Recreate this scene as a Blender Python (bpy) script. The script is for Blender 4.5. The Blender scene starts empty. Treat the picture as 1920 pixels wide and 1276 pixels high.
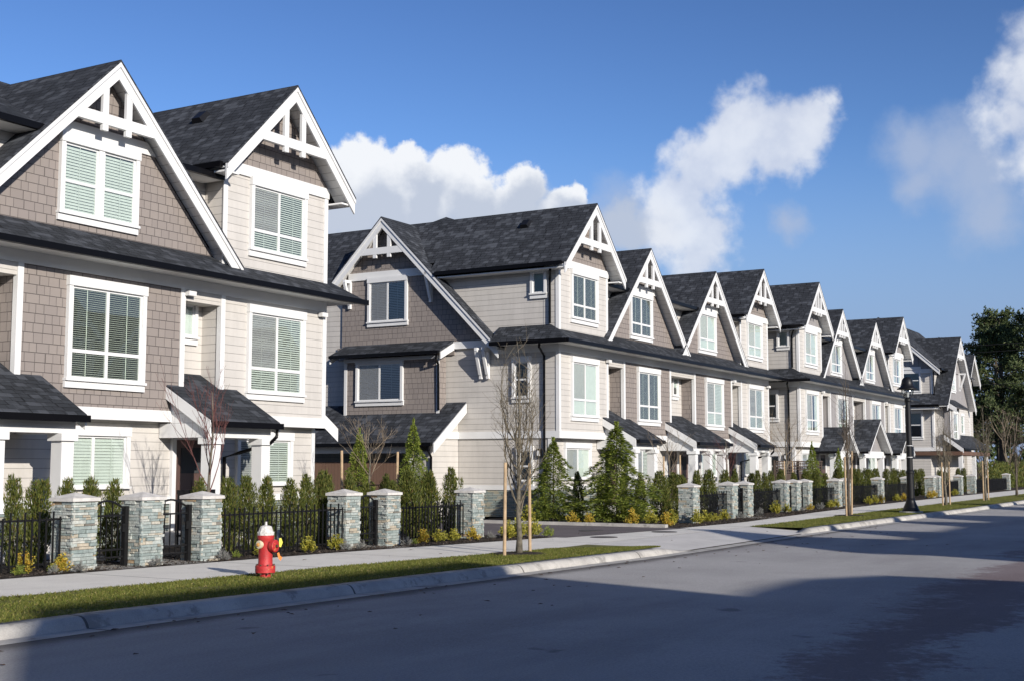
import bpy, bmesh, math, random
from mathutils import Vector, Matrix
S = bpy.context.scene
COL = S.collection
R = math.radians
random.seed(7)

# ------------------------------------------------------------------ camera
CAM_H = 1.70
yaw, tilt = math.atan(1408 / 2409.5), math.atan(235 / 2398.)
cd = bpy.data.cameras.new('camera'); cam = bpy.data.objects.new('camera', cd); COL.objects.link(cam)
cam.location = (0, 0, CAM_H)
fwd = Vector((math.cos(yaw) * math.cos(tilt), math.sin(yaw) * math.cos(tilt), math.sin(tilt)))
cam.rotation_euler = fwd.to_track_quat('-Z', 'Y').to_euler()
cd.sensor_width = 36; cd.sensor_fit = 'HORIZONTAL'; cd.lens = 36 * 2398 / 1920.
cd.clip_start = .1; cd.clip_end = 3000
S.camera = cam

# ------------------------------------------------------------------ sky, sun, exposure
SUN_AZ, SUN_EL = 64.0, 19.0            # direction in which the light travels, height of the sun
tv = Vector((math.cos(R(SUN_AZ)) * math.cos(R(SUN_EL)), math.sin(R(SUN_AZ)) * math.cos(R(SUN_EL)), -math.sin(R(SUN_EL))))
sd = bpy.data.lights.new('sun', 'SUN'); sun = bpy.data.objects.new('sun', sd); COL.objects.link(sun)
sd.energy = 4.6; sd.angle = R(.5); sd.color = (1, .935, .85)
sun.rotation_euler = tv.to_track_quat('-Z', 'Y').to_euler()
sun.location = (-40, -80, 60)
S.view_settings.view_transform = 'Standard'; S.view_settings.look = 'None'
S.view_settings.exposure = .4; S.view_settings.gamma = 1

W = bpy.data.worlds.new('World'); S.world = W; W.use_nodes = True
wn, wl = W.node_tree.nodes, W.node_tree.links
bg = wn['Background']; bg.inputs[1].default_value = .112
def wnode(t, **k):
    n = wn.new(t)
    for a, b in k.items(): setattr(n, a, b)
    return n
sky = wnode('ShaderNodeTexSky', sky_type='NISHITA'); sky.sun_disc = False
sky.sun_elevation = R(SUN_EL); sky.sun_rotation = math.atan2(-tv.x, -tv.y)
sky.altitude = 100; sky.air_density = 1.0; sky.dust_density = .4; sky.ozone_density = 2.2
tc = wnode('ShaderNodeTexCoord')
def wmath(op, a, b=None, c=None, clamp=False):
    n = wnode('ShaderNodeMath', operation=op, use_clamp=clamp)
    for i, v in enumerate((a, b, c)):
        if v is None: continue
        if isinstance(v, (int, float)): n.inputs[i].default_value = v
        else: wl.new(v, n.inputs[i])
    return n.outputs[0]
def wnoise(scale, detail=6, rough=.6, vec=None):
    n = wnode('ShaderNodeTexNoise'); n.inputs['Scale'].default_value = scale
    n.inputs['Detail'].default_value = detail; n.inputs['Roughness'].default_value = rough
    wl.new(vec or tc.outputs['Generated'], n.inputs['Vector']); return n
def smooth(v, a, b):
    n = wnode('ShaderNodeMapRange', interpolation_type='SMOOTHSTEP'); n.inputs['From Min'].default_value = a; n.inputs['From Max'].default_value = b
    wl.new(v, n.inputs['Value']); return n.outputs[0]
def skydir(az, el):                                   # compass direction of a cloud
    return (math.cos(R(az)) * math.cos(R(el)), math.sin(R(az)) * math.cos(R(el)), math.sin(R(el)))
warp_n = wnoise(16, 6, .6)
warp = wnode('ShaderNodeVectorMath', operation='MULTIPLY_ADD')
sub = wnode('ShaderNodeVectorMath', operation='SUBTRACT'); wl.new(warp_n.outputs['Color'], sub.inputs[0]); sub.inputs[1].default_value = (.5, .5, .5)
wl.new(sub.outputs[0], warp.inputs[0]); warp.inputs[1].default_value = (.026, .026, .026)
warp2_n = wnoise(55, 6, .6); sub2 = wnode('ShaderNodeVectorMath', operation='SUBTRACT'); wl.new(warp2_n.outputs['Color'], sub2.inputs[0]); sub2.inputs[1].default_value = (.5, .5, .5)
warp2 = wnode('ShaderNodeVectorMath', operation='MULTIPLY_ADD'); wl.new(sub2.outputs[0], warp2.inputs[0]); warp2.inputs[1].default_value = (.016, .016, .016); wl.new(tc.outputs['Generated'], warp2.inputs[2])
wl.new(warp2.outputs[0], warp.inputs[2])
def field(blobs, src):
    cur = None
    for az, el, r in blobs:
        dn = wnode('ShaderNodeVectorMath', operation='DISTANCE'); wl.new(src, dn.inputs[0]); dn.inputs[1].default_value = skydir(az, el)
        v = wmath('SUBTRACT', 1.0, wmath('DIVIDE', dn.outputs['Value'], R(r)))
        cur = v if cur is None else wmath('SMOOTH_MAX', cur, v, .22)
    return cur
fine = wnoise(44, 8, .54).outputs['Fac']; med = wnoise(22, 5, .52).outputs['Fac']; wisp = wnoise(14, 4, .5)
CLOUDS = dict(
    bank=[(36.9, 13.2, 1.7), (36.2, 12.4, 2.1), (38.4, 11.9, 2.4), (35.0, 13.2, 1.2), (32.6, 13.0, 1.5), (32.3, 12.2, 1.8), (29.9, 12.4, 1.1), (30.4, 11.6, 1.6), (27.6, 12.0, .9), (28.3, 11.2, 1.5), (34.4, 11.6, 2.4), (41, 12.2, 3)],
    grey=[(34.2, 11.6, 1.5), (32.2, 11.2, 1.9), (36.4, 10.9, 2.2), (29.8, 11.2, 1.6), (27.6, 10.9, 1.5), (39, 10.4, 2.6), (33.5, 10.0, 2.6), (25.4, 10.6, 1.4)],
    drift=[(19.3, 14.6, 2.5), (17.7, 14.6, 2.3), (20.4, 15.0, 1.7), (16.9, 15.2, 1.3), (20.4, 13.8, 2.2), (18.2, 13.6, 2.0), (21.8, 13.0, 2.1), (22.6, 12.0, 2.1), (22.5, 10.9, 2.4), (21.6, 10.2, 2.1), (22.0, 9.2, 1.8)],
    faint=[(17.9, 10.6, 1.2), (12.5, 13.4, 2.2), (11.2, 13.0, 2.6), (10.0, 12.2, 2.8), (12.2, 12.2, 1.8), (25.6, 11.2, 2.2), (24.0, 10.6, 1.8), (9.5, 10.4, 2.2)],
    edge=[(7.6, 15.5, 2.1), (8.3, 14.4, 2.2), (6.6, 17.0, 2.8), (7.0, 13.0, 2.6)])
wv = warp.outputs[0]
edge_amp = wmath('MULTIPLY', wmath('SUBTRACT', fine, .5), .95)
edge_soft = wmath('MULTIPLY', wmath('SUBTRACT', med, .5), 1.2)
m_bank = smooth(wmath('ADD', field(CLOUDS['bank'], wv), edge_amp), .10, .36)
m_grey = smooth(wmath('ADD', field(CLOUDS['grey'], wv), edge_soft), -.05, .55)
m_drift = smooth(wmath('ADD', wmath('ADD', field(CLOUDS['drift'], wv), edge_soft), wmath('MULTIPLY', edge_amp, .5)), .04, .62)
m_faint = smooth(wmath('ADD', field(CLOUDS['faint'], wv), edge_soft), .0, .95)
m_edge = smooth(wmath('ADD', wmath('ADD', field(CLOUDS['edge'], wv), edge_soft), wmath('MULTIPLY', edge_amp, .4)), .05, .8)
inv = 1 / .112
def mixc(fac, a, col, k=1.0):
    n = wnode('ShaderNodeMix', data_type='RGBA'); wl.new(wmath('MULTIPLY', fac, k), n.inputs['Factor'])
    wl.new(a, n.inputs['A'])
    if isinstance(col, tuple): n.inputs['B'].default_value = tuple(c * inv for c in col) + (1,)
    else: wl.new(col, n.inputs['B'])
    return n.outputs['Result']
tint = wnode('ShaderNodeMix', data_type='RGBA', blend_type='MULTIPLY'); tint.inputs['Factor'].default_value = 1
wl.new(sky.outputs[0], tint.inputs['A']); tint.inputs['B'].default_value = (.475, .485, .54, 1)
deep = wnode('ShaderNodeGamma'); deep.inputs['Gamma'].default_value = 1.5; wl.new(tint.outputs['Result'], deep.inputs['Color'])
c = deep.outputs['Color']
sepd = wnode('ShaderNodeSeparateXYZ'); wl.new(tc.outputs['Generated'], sepd.inputs[0])
m_veil = wmath('MULTIPLY', smooth(sepd.outputs['Z'], .26, .05), smooth(sepd.outputs['Z'], -.05, .0))        # thin high veil low in the sky
lit = wnode('ShaderNodeMix', data_type='RGBA'); wl.new(smooth(med, .3, .7), lit.inputs['Factor'])
lit.inputs['A'].default_value = (.46 * inv, .50 * inv, .60 * inv, 1); lit.inputs['B'].default_value = (.66 * inv, .68 * inv, .72 * inv, 1)
c = mixc(m_veil, c, (.20, .275, .45), .92)
c = mixc(m_faint, c, (.33, .39, .52), .75)
c = mixc(m_drift, c, lit.outputs['Result'], .82)
c = mixc(m_edge, c, lit.outputs['Result'], .85)
c = mixc(m_bank, c, (.70, .715, .74), .97)
c = mixc(m_grey, c, (.38, .43, .53), .9)
wl.new(c, bg.inputs[0])

# ------------------------------------------------------------------ materials
MATS = {}
def newmat(name):
    m = bpy.data.materials.new(name); m.use_nodes = True; MATS[name] = m
    return m, m.node_tree.nodes, m.node_tree.links, m.node_tree.nodes['Principled BSDF']
class NT:
    def __init__(s, m): s.n, s.l = m.node_tree.nodes, m.node_tree.links
    def node(s, t, **k):
        n = s.n.new(t)
        for a, b in k.items(): setattr(n, a, b)
        return n
    def put(s, v, sock):
        if isinstance(v, bpy.types.NodeSocket): s.l.new(v, sock)
        else: sock.default_value = v
    def math(s, op, a, b=0.0, clamp=False):
        n = s.node('ShaderNodeMath', operation=op, use_clamp=clamp); s.put(a, n.inputs[0]); s.put(b, n.inputs[1]); return n.outputs[0]
    def noise(s, vec, scale, detail=4, rough=.55):
        n = s.node('ShaderNodeTexNoise'); n.inputs['Scale'].default_value = scale; n.inputs['Detail'].default_value = detail; n.inputs['Roughness'].default_value = rough
        if vec is not None: s.l.new(vec, n.inputs['Vector'])
        return n
    def mix(s, f, a, b, mode='MIX'):
        n = s.node('ShaderNodeMix', data_type='RGBA', blend_type=mode); s.put(f, n.inputs['Factor'])
        s.put(a + (1,) if isinstance(a, tuple) and len(a) == 3 else a, n.inputs['A']); s.put(b + (1,) if isinstance(b, tuple) and len(b) == 3 else b, n.inputs['B']); return n.outputs['Result']
    def range(s, v, a, b, c=0.0, d=1.0, smooth=True):
        n = s.node('ShaderNodeMapRange'); n.interpolation_type = 'SMOOTHSTEP' if smooth else 'LINEAR'
        s.put(v, n.inputs[0])
        for i, x in enumerate((a, b, c, d)): n.inputs[i + 1].default_value = x
        return n.outputs[0]
    def pos(s): return s.node('ShaderNodeNewGeometry').outputs['Position']
    def bump(s, h, dist, strength=1.0):
        n = s.node('ShaderNodeBump'); n.inputs['Strength'].default_value = strength; n.inputs['Distance'].default_value = dist
        s.l.new(h, n.inputs['Height']); return n.outputs[0]
    def face_uv(s, zs=1.0):            # distance along the face, height: works for walls and roof slopes
        g = s.node('ShaderNodeNewGeometry'); a = s.node('ShaderNodeSeparateXYZ'); s.l.new(g.outputs['Position'], a.inputs[0])
        b = s.node('ShaderNodeSeparateXYZ'); s.l.new(g.outputs['True Normal'], b.inputs[0])
        f = s.math('GREATER_THAN', s.math('ABSOLUTE', b.outputs[0]), s.math('ABSOLUTE', b.outputs[1]))
        h = s.math('ADD', s.math('MULTIPLY', a.outputs[1], f), s.math('MULTIPLY', a.outputs[0], s.math('SUBTRACT', 1.0, f)))
        return h, s.math('MULTIPLY', a.outputs[2], zs), g
    def comb(s, x, y, z=0.0):
        n = s.node('ShaderNodeCombineXYZ'); s.put(x, n.inputs[0]); s.put(y, n.inputs[1]); s.put(z, n.inputs[2]); return n.outputs[0]

def plain(name, col, rough=.6, var=.06, scale=6, bump=0, bscale=80, spec=None, metal=0):
    m, n, l, b = newmat(name); t = NT(m); p = t.pos()
    if var:
        ns = t.noise(p, scale, 5).outputs['Fac']
        k = t.range(ns, .3, .7, 1 - var * 2, 1 + var, False)
        l.new(t.mix(1.0, col, t.comb(k, k, k), 'MULTIPLY'), b.inputs['Base Color'])
    else: b.inputs['Base Color'].default_value = col + (1,)
    b.inputs['Roughness'].default_value = rough; b.inputs['Metallic'].default_value = metal
    if spec is not None: b.inputs['Specular IOR Level'].default_value = spec
    if bump: l.new(t.bump(t.noise(p, bscale, 3).outputs['Fac'], bump), b.inputs['Normal'])
    return m

plain('trim', (.66, .66, .65), .55, .04, 1.2)
plain('soffit', (.70, .70, .69), .7, .03, 3)
plain('black_metal', (.008, .008, .009), .4, 0, spec=.3)
plain('gutter', (.004, .004, .005), .3, 0, spec=.12)
plain('room_dark', (.03, .032, .034), .8, 0)  # dark tone that stands in for unlit rooms behind the panes
plain('screen_mesh', (.30, .31, .31), .8, 0)
plain('blind', (.56, .575, .55), .6, .03)
plain('blind_cream', (.66, .68, .62), .6, .03)
plain('curtain', (.55, .56, .54), .9, .1, 8)
plain('door_brown', (.085, .05, .042), .45, .08, 5)
plain('garage_brown', (.10, .06, .042), .5, .12, 3)
plain('lattice', (.055, .036, .026), .7, .1)
plain('stake', (.42, .30, .18), .8, .15, 9)
plain('bark_grey', (.135, .118, .088), .9, .25, 14, .01, 40)
plain('bark_dark', (.10, .08, .06), .9, .25, 14, .01, 40)
plain('twig_red', (.13, .048, .042), .8, .2, 8)
plain('twig', (.22, .17, .115), .8, .2, 8)
plain('twig_grey', (.15, .125, .085), .85, .25, 12)
plain('twig_dark', (.09, .07, .05), .8, .2, 8)
plain('cap_stone', (.56, .54, .51), .8, .1, 9, .004, 120)
plain('hydrant_white', (.60, .58, .54), .55, .2, 26)
plain('hydrant_cream', (.60, .52, .36), .5, .1, 30)
plain('hydrant_orange', (.55, .26, .06), .6, .2, 40)
plain('rust', (.10, .05, .03), .8, .3, 30)
plain('tag_yellow', (.70, .66, .10), .6, .05)
plain('tag_orange', (.80, .24, .05), .6, .05)
plain('disc_dark', (.055, .05, .047), .7, .2, 12)
plain('copper_soffit', (.12, .065, .042), .6, .1, 4)
plain('wire', (.02, .02, .02), .6, 0)

def siding(name, col, period=.184, kind='lap'):
    m, n, l, b = newmat(name); t = NT(m); h, z, g = t.face_uv()
    src = z if kind == 'lap' else h
    fr = t.math('FRACT', t.math('DIVIDE', src, period))
    ns = t.noise(t.comb(t.math('MULTIPLY', h, .5), t.math('FLOOR', t.math('DIVIDE', src, period)), 0.0), 1.7, 2).outputs['Fac']
    grain = t.noise(t.comb(t.math('MULTIPLY', h, 2.0), t.math('MULTIPLY', z, 30.0)), 3, 4).outputs['Fac']
    k = t.math('ADD', t.range(ns, .3, .7, .95, 1.04, False), t.range(grain, .3, .7, -.025, .025, False))
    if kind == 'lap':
        line = t.range(fr, 0.0, .09, .30, 1.0)  # shade under each lap edge, painted in as a dark line
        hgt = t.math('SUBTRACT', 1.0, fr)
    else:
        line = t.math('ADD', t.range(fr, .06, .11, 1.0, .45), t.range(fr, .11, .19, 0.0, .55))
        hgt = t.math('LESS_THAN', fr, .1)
    if kind == 'lap':                       # butt joints of the boards
        wj = t.node('ShaderNodeTexWhiteNoise', noise_dimensions='1D'); l.new(t.math('FLOOR', t.math('DIVIDE', src, period)), wj.inputs['W'])
        jf = t.math('FRACT', t.math('ADD', t.math('DIVIDE', h, 3.66), wj.outputs['Value']))
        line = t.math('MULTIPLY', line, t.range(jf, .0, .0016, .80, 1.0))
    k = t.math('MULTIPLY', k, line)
    dirt = t.noise(t.comb(t.math('MULTIPLY', h, 3.0), t.math('MULTIPLY', z, .5)), 1.3, 5, .65).outputs['Fac']
    k = t.math('MULTIPLY', k, t.range(dirt, .35, .75, 1.03, .93))
    l.new(t.mix(1.0, col, t.comb(k, k, k), 'MULTIPLY'), b.inputs['Base Color'])
    l.new(t.bump(hgt, .012 if kind == 'lap' else .02, .6), b.inputs['Normal'])
    b.inputs['Roughness'].default_value = .65
    return m
siding('siding', (.485, .46, .425))
siding('siding_white', (.64, .64, .63), .2)
siding('batten', (.27, .255, .25), .30, 'v')
siding('soffit_board', (.66, .66, .65), .16)
siding('garage_board', (.15, .088, .06), .14, 'v')

def brickmat(name, c1, c2, mortar, rw, rh, zs, msize, rough, tabs=None, bump=.01, soft=.1):
    m, n, l, b = newmat(name); t = NT(m); h, z, g = t.face_uv(zs)
    row = t.math('FLOOR', t.math('DIVIDE', z, rh))
    wn_ = t.node('ShaderNodeTexWhiteNoise', noise_dimensions='1D'); l.new(row, wn_.inputs['W'])
    h2 = t.math('ADD', h, t.math('MULTIPLY', wn_.outputs['Value'], rw * 3.0))
    wob = t.math('MULTIPLY', t.math('SUBTRACT', t.noise(t.comb(t.math('MULTIPLY', h, 1.0), t.math('MULTIPLY', row, 7.3)), 2.2, 1).outputs['Fac'], .5), rw * 1.6)
    vec = t.comb(t.math('ADD', h2, wob), z)
    br = t.node('ShaderNodeTexBrick'); l.new(vec, br.inputs['Vector'])
    br.inputs['Scale'].default_value = 1; br.inputs['Brick Width'].default_value = rw; br.inputs['Row Height'].default_value = rh
    br.inputs['Mortar Size'].default_value = msize; br.inputs['Mortar Smooth'].default_value = soft; br.inputs['Bias'].default_value = 0
    br.inputs['Color1'].default_value = c1 + (1,); br.inputs['Color2'].default_value = c2 + (1,); br.inputs['Mortar'].default_value = mortar + (1,)
    br.offset = .5
    colr = br.outputs['Color']
    if tabs:
        n1 = t.node('ShaderNodeTexWhiteNoise', noise_dimensions='2D'); l.new(t.comb(t.math('FLOOR', t.math('DIVIDE', h2, rw * .8)), row), n1.inputs['Vector'])
        cl = t.noise(t.comb(t.math('MULTIPLY', h, 1.1), t.math('MULTIPLY', z, 2.4)), 1.6, 2).outputs['Fac']
        colr = t.mix(t.range(t.math('ADD', n1.outputs['Value'], t.math('SUBTRACT', cl, .5)), .60, .95, 0, .8), colr, tabs)
        n2 = t.noise(g.outputs['Position'], .7, 4).outputs['Fac']; k = t.range(n2, .3, .7, .82, 1.15, False)
        colr = t.mix(1.0, colr, t.comb(k, k, k), 'MULTIPLY')
    l.new(colr, b.inputs['Base Color']); b.inputs['Roughness'].default_value = rough; b.inputs['Specular IOR Level'].default_value = .15 if tabs else .4
    fr = t.math('FRACT', t.math('DIVIDE', z, rh))
    hh = t.math('SUBTRACT', t.math('MULTIPLY', t.math('SUBTRACT', 1.0, fr), .6), br.outputs['Fac'])
    l.new(t.bump(hh, bump, .7), b.inputs['Normal'])
    return m
brickmat('shingle', (.245, .213, .192), (.222, .193, .176), (.095, .082, .075), .21, .183, 1, .0065, .75)
brickmat('roof_steep', (.030, .033, .039), (.042, .046, .054), (.010, .011, .013), .26, .15, 1.414, .008, .95, (.080, .087, .100), .03)  # dark joints; the shadow lines at row edges are painted with them
brickmat('roof_low', (.026, .029, .034), (.037, .041, .048), (.010, .011, .013), .26, .15, 2.0, .008, .95, (.070, .076, .088), .03)
brickmat('ledger', (.16, .20, .19), (.27, .29, .26), (.03, .032, .03), .26, .055, 1, .006, .8, (.30, .27, .20), .03)

def island(name, cols, rough=.8, bump=.006, bs=60, tr=0):
    m, n, l, b = newmat(name); t = NT(m); g = t.node('ShaderNodeNewGeometry')
    r = t.node('ShaderNodeValToRGB'); r.color_ramp.interpolation = 'LINEAR'
    while len(r.color_ramp.elements) < len(cols): r.color_ramp.elements.new(.5)
    for e, (p, c_) in zip(r.color_ramp.elements, cols): e.position = p; e.color = c_ + (1,)
    l.new(g.outputs['Random Per Island'], r.inputs[0])
    ns = t.noise(g.outputs['Position'], 14, 4).outputs['Fac']; k = t.range(ns, .3, .7, .75, 1.15, False)
    l.new(t.mix(1.0, r.outputs[0], t.comb(k, k, k), 'MULTIPLY'), b.inputs['Base Color'])
    b.inputs['Roughness'].default_value = rough
    if bump: l.new(t.bump(t.noise(g.outputs['Position'], bs, 3).outputs['Fac'], bump), b.inputs['Normal'])
    if tr:
        b.inputs['Transmission Weight'].default_value = 0
        tn = t.node('ShaderNodeBsdfTranslucent'); l.new(r.outputs[0], tn.inputs[0])
        mx = t.node('ShaderNodeMixShader'); mx.inputs[0].default_value = tr; l.new(b.outputs[0], mx.inputs[1]); l.new(tn.outputs[0], mx.inputs[2])
        l.new(mx.outputs[0], n['Material Output'].inputs[0])
    return m
island('stone', [(0, (.20, .245, .235)), (.3, (.27, .315, .30)), (.55, (.36, .39, .365)), (.8, (.45, .46, .42)), (.93, (.38, .33, .25)), (.97, (.15, .14, .12)), (1, (.42, .30, .18))], .75, .012, 45)
island('cedar_leaf', [(0, (.045, .062, .010)), (.4, (.085, .108, .016)), (.75, (.14, .16, .025)), (.93, (.20, .20, .04)), (1, (.21, .13, .045))], .7, 0, tr=.35)
island('spruce_leaf', [(0, (.10, .15, .026)), (.5, (.22, .28, .045)), (.85, (.34, .38, .065)), (1, (.42, .44, .10))], .7, 0, tr=.35)
island('pine_leaf', [(0, (.032, .052, .018)), (.5, (.07, .10, .03)), (.85, (.115, .145, .045)), (1, (.15, .175, .06))], .7, 0, tr=.2)
island('yellow_leaf', [(0, (.22, .20, .03)), (.45, (.46, .37, .045)), (.75, (.58, .43, .05)), (1, (.56, .27, .04))], .6, 0, tr=.3)
island('lime_leaf', [(0, (.14, .16, .025)), (.5, (.33, .32, .045)), (1, (.50, .42, .055))], .6, 0, tr=.3)
island('lavender_leaf', [(0, (.15, .16, .14)), (.6, (.26, .27, .25)), (1, (.20, .16, .17))], .8, 0, tr=.1)
island('grass_blade', [(0, (.09, .115, .015)), (.5, (.15, .175, .025)), (.85, (.21, .21, .04)), (1, (.36, .29, .11))], .7, 0, tr=.35)
island('mulch_chip', [(0, (.022, .016, .012)), (.6, (.045, .033, .025)), (.92, (.075, .055, .04)), (1, (.16, .13, .10))], .9, 0)
island('litter_leaf', [(0, (.06, .03, .018)), (.6, (.10, .05, .025)), (1, (.16, .09, .04))], .8, 0)

def groundmat(name, c1, c2, scale, rough=.9, bump=.01, bscale=60, extra=None):
    m, n, l, b = newmat(name); t = NT(m); p = t.pos()
    ns = t.noise(p, scale, 8, .6).outputs['Fac']
    colr = t.mix(t.range(ns, .3, .7), c1, c2)
    fine_ = t.noise(p, 90, 3).outputs['Fac']; k = t.range(fine_, .25, .75, .82, 1.14, False)
    colr = t.mix(1.0, colr, t.comb(k, k, k), 'MULTIPLY')
    if extra: colr = extra(t, p, colr)
    l.new(colr, b.inputs['Base Color']); b.inputs['Roughness'].default_value = rough; b.inputs['Specular IOR Level'].default_value = .3
    l.new(t.bump(t.noise(p, bscale, 4).outputs['Fac'], bump), b.inputs['Normal'])
    return m
def asphalt_extra(t, p, colr):
    mp = t.node('ShaderNodeMapping'); t.l.new(p, mp.inputs[0]); mp.inputs['Scale'].default_value = (.10, .45, 1); mp.inputs['Rotation'].default_value = (0, 0, R(-6))
    st = t.noise(mp.outputs[0], 1.0, 7, .62).outputs['Fac']
    colr = t.mix(t.range(st, .42, .66, 0, .4), colr, (.20, .19, .187))            # tyre-worn lanes
    mp2 = t.node('ShaderNodeMapping'); t.l.new(p, mp2.inputs[0]); mp2.inputs['Scale'].default_value = (.5, 2.6, 1)
    s2 = t.noise(mp2.outputs[0], 1.6, 8, .7).outputs['Fac']; colr = t.mix(t.range(s2, .56, .72, 0, .35), colr, (.40, .385, .37))
    ag = t.noise(p, 38, 2, .8).outputs['Fac']; k2 = t.range(ag, .28, .72, .80, 1.2, False); colr = t.mix(1.0, colr, t.comb(k2, k2, k2), 'MULTIPLY')
    oil = t.range(t.noise(p, 1.1, 3, .5).outputs['Fac'], .70, .76, 0, .55); colr = t.mix(oil, colr, (.10, .095, .095))
    sp = t.node('ShaderNodeSeparateXYZ'); t.l.new(p, sp.inputs[0])
    # damp reddish stain across the middle of the road
    lane = t.math('ADD', sp.outputs[1], t.math('MULTIPLY', sp.outputs[0], -.05))
    w = t.noise(p, .55, 7, .7).outputs['Fac']; fz = t.noise(p, 7, 5, .7).outputs['Fac']
    d = t.math('ADD', lane, t.math('ADD', t.math('MULTIPLY', t.math('SUBTRACT', w, .5), 3.2), t.math('MULTIPLY', t.math('SUBTRACT', fz, .5), 1.6)))
    band = t.math('MULTIPLY', t.range(d, 1.7, 2.2), t.range(d, 3.4, 2.7))
    colr = t.mix(t.math('MULTIPLY', band, .62), colr, (.12, .060, .062))
    d2 = t.math('ADD', d, 2.6)
    band2 = t.math('MULTIPLY', t.range(d2, 1.5, 2.2), t.range(d2, 4.2, 3.2))
    colr = t.mix(t.math('MULTIPLY', band2, t.range(w, .45, .6, 0, .7)), colr, (.06, .05, .052))
    # grit washed up along the gutter
    gd = t.math('ADD', sp.outputs[1], t.math('MULTIPLY', t.math('SUBTRACT', t.noise(p, 1.4, 6, .7).outputs['Fac'], .5), .45))
    colr = t.mix(t.math('MULTIPLY', t.range(gd, 9.95, 10.4), .75), colr, (.06, .054, .05))
    return colr
groundmat('asphalt', (.35, .34, .332), (.41, .40, .39), .5, .85, .008, 150, asphalt_extra)
groundmat('drive_asphalt', (.115, .10, .10), (.15, .13, .128), .8, .9, .008, 150)
def concrete_extra(t, p, colr):
    sp = t.node('ShaderNodeSeparateXYZ'); t.l.new(p, sp.inputs[0])
    fr = t.math('FRACT', t.math('DIVIDE', sp.outputs[0], 3.0))
    j = t.math('LESS_THAN', t.math('ABSOLUTE', t.math('SUBTRACT', fr, .5)), .006)
    colr = t.mix(t.math('MULTIPLY', j, .9), colr, (.14, .13, .12))
    st = t.noise(p, 1.3, 6, .7).outputs['Fac']
    colr = t.mix(t.range(st, .52, .72, 0, .4), colr, (.46, .43, .385))
    return t.mix(t.range(t.noise(p, 6, 4, .6).outputs['Fac'], .68, .72, 0, .4), colr, (.30, .27, .24))
groundmat('sidewalk', (.645, .62, .565), (.715, .69, .63), 1.2, .85, .003, 120, concrete_extra)
def kerb_extra(t, p, colr):
    st = t.noise(p, 2.2, 6, .7).outputs['Fac']
    colr = t.mix(t.range(st, .52, .64, 0, .7), colr, (.19, .18, .165))
    sp = t.node('ShaderNodeSeparateXYZ'); t.l.new(p, sp.inputs[0])
    fr = t.math('FRACT', t.math('DIVIDE', sp.outputs[0], 4.6))
    j = t.math('LESS_THAN', t.math('ABSOLUTE', t.math('SUBTRACT', fr, .08)), .004)
    return t.mix(t.math('MULTIPLY', j, .85), colr, (.06, .055, .05))
groundmat('kerb_concrete', (.36, .345, .32), (.50, .48, .44), 1.6, .85, .006, 60, kerb_extra)
groundmat('apron_concrete', (.50, .485, .46), (.60, .58, .55), 1.2, .85, .004, 90)
groundmat('grass_base', (.09, .10, .022), (.15, .145, .04), 2.5, .95, .02, 60)
groundmat('mulch', (.028, .02, .015), (.048, .036, .028), 5, .95, .05, 40)
groundmat('gravel', (.24, .225, .20), (.34, .32, .29), 12, .95, .03, 70)
groundmat('soil', (.07, .07, .03), (.12, .11, .06), .3, .95, .02, 20)

# hydrant red with chipped paint
m, n, l, b = newmat('hydrant_red'); t = NT(m); p = t.pos()
chips = t.range(t.noise(p, 11, 4, .6).outputs['Fac'], .63, .67)
colr = t.mix(t.range(t.noise(p, 5, 3).outputs['Fac'], .3, .7), (.36, .018, .02), (.46, .028, .028))
colr = t.mix(t.range(t.noise(p, 17, 6, .7).outputs['Fac'], .56, .68, 0, .65), colr, (.14, .025, .02))
l.new(t.mix(t.math('MULTIPLY', chips, .8), colr, (.55, .26, .06)), b.inputs['Base Color']); l.new(t.bump(t.noise(p, 60, 3).outputs['Fac'], .004), b.inputs['Normal']); b.inputs['Roughness'].default_value = .55
# window glass: see-through with a greenish tint and a mirror at the surface
m, n, l, b = newmat('glass'); n.remove(b); t = NT(m)
tr_ = t.node('ShaderNodeBsdfTransparent'); tr_.inputs[0].default_value = (.885, .945, .915, 1)
gl_ = t.node('ShaderNodeBsdfGlossy'); gl_.inputs['Roughness'].default_value = .01; gl_.inputs[0].default_value = (.95, .98, 1, 1)
fr_ = t.node('ShaderNodeFresnel'); fr_.inputs[0].default_value = 1.5
mx = t.node('ShaderNodeMixShader'); l.new(t.math('ADD', t.math('MULTIPLY', fr_.outputs[0], 1.5), .05, True), mx.inputs[0]); l.new(tr_.outputs[0], mx.inputs[1]); l.new(gl_.outputs[0], mx.inputs[2])
l.new(mx.outputs[0], n['Material Output'].inputs[0])
m, n, l, b = newmat('lamp_glass'); n.remove(b); t = NT(m)
tr_ = t.node('ShaderNodeBsdfTransparent'); tr_.inputs[0].default_value = (.9, .92, .92, 1)
gl_ = t.node('ShaderNodeBsdfGlossy'); gl_.inputs['Roughness'].default_value = .15
mx = t.node('ShaderNodeMixShader'); mx.inputs[0].default_value = .3; l.new(tr_.outputs[0], mx.inputs[1]); l.new(gl_.outputs[0], mx.inputs[2])
l.new(mx.outputs[0], n['Material Output'].inputs[0])

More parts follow.
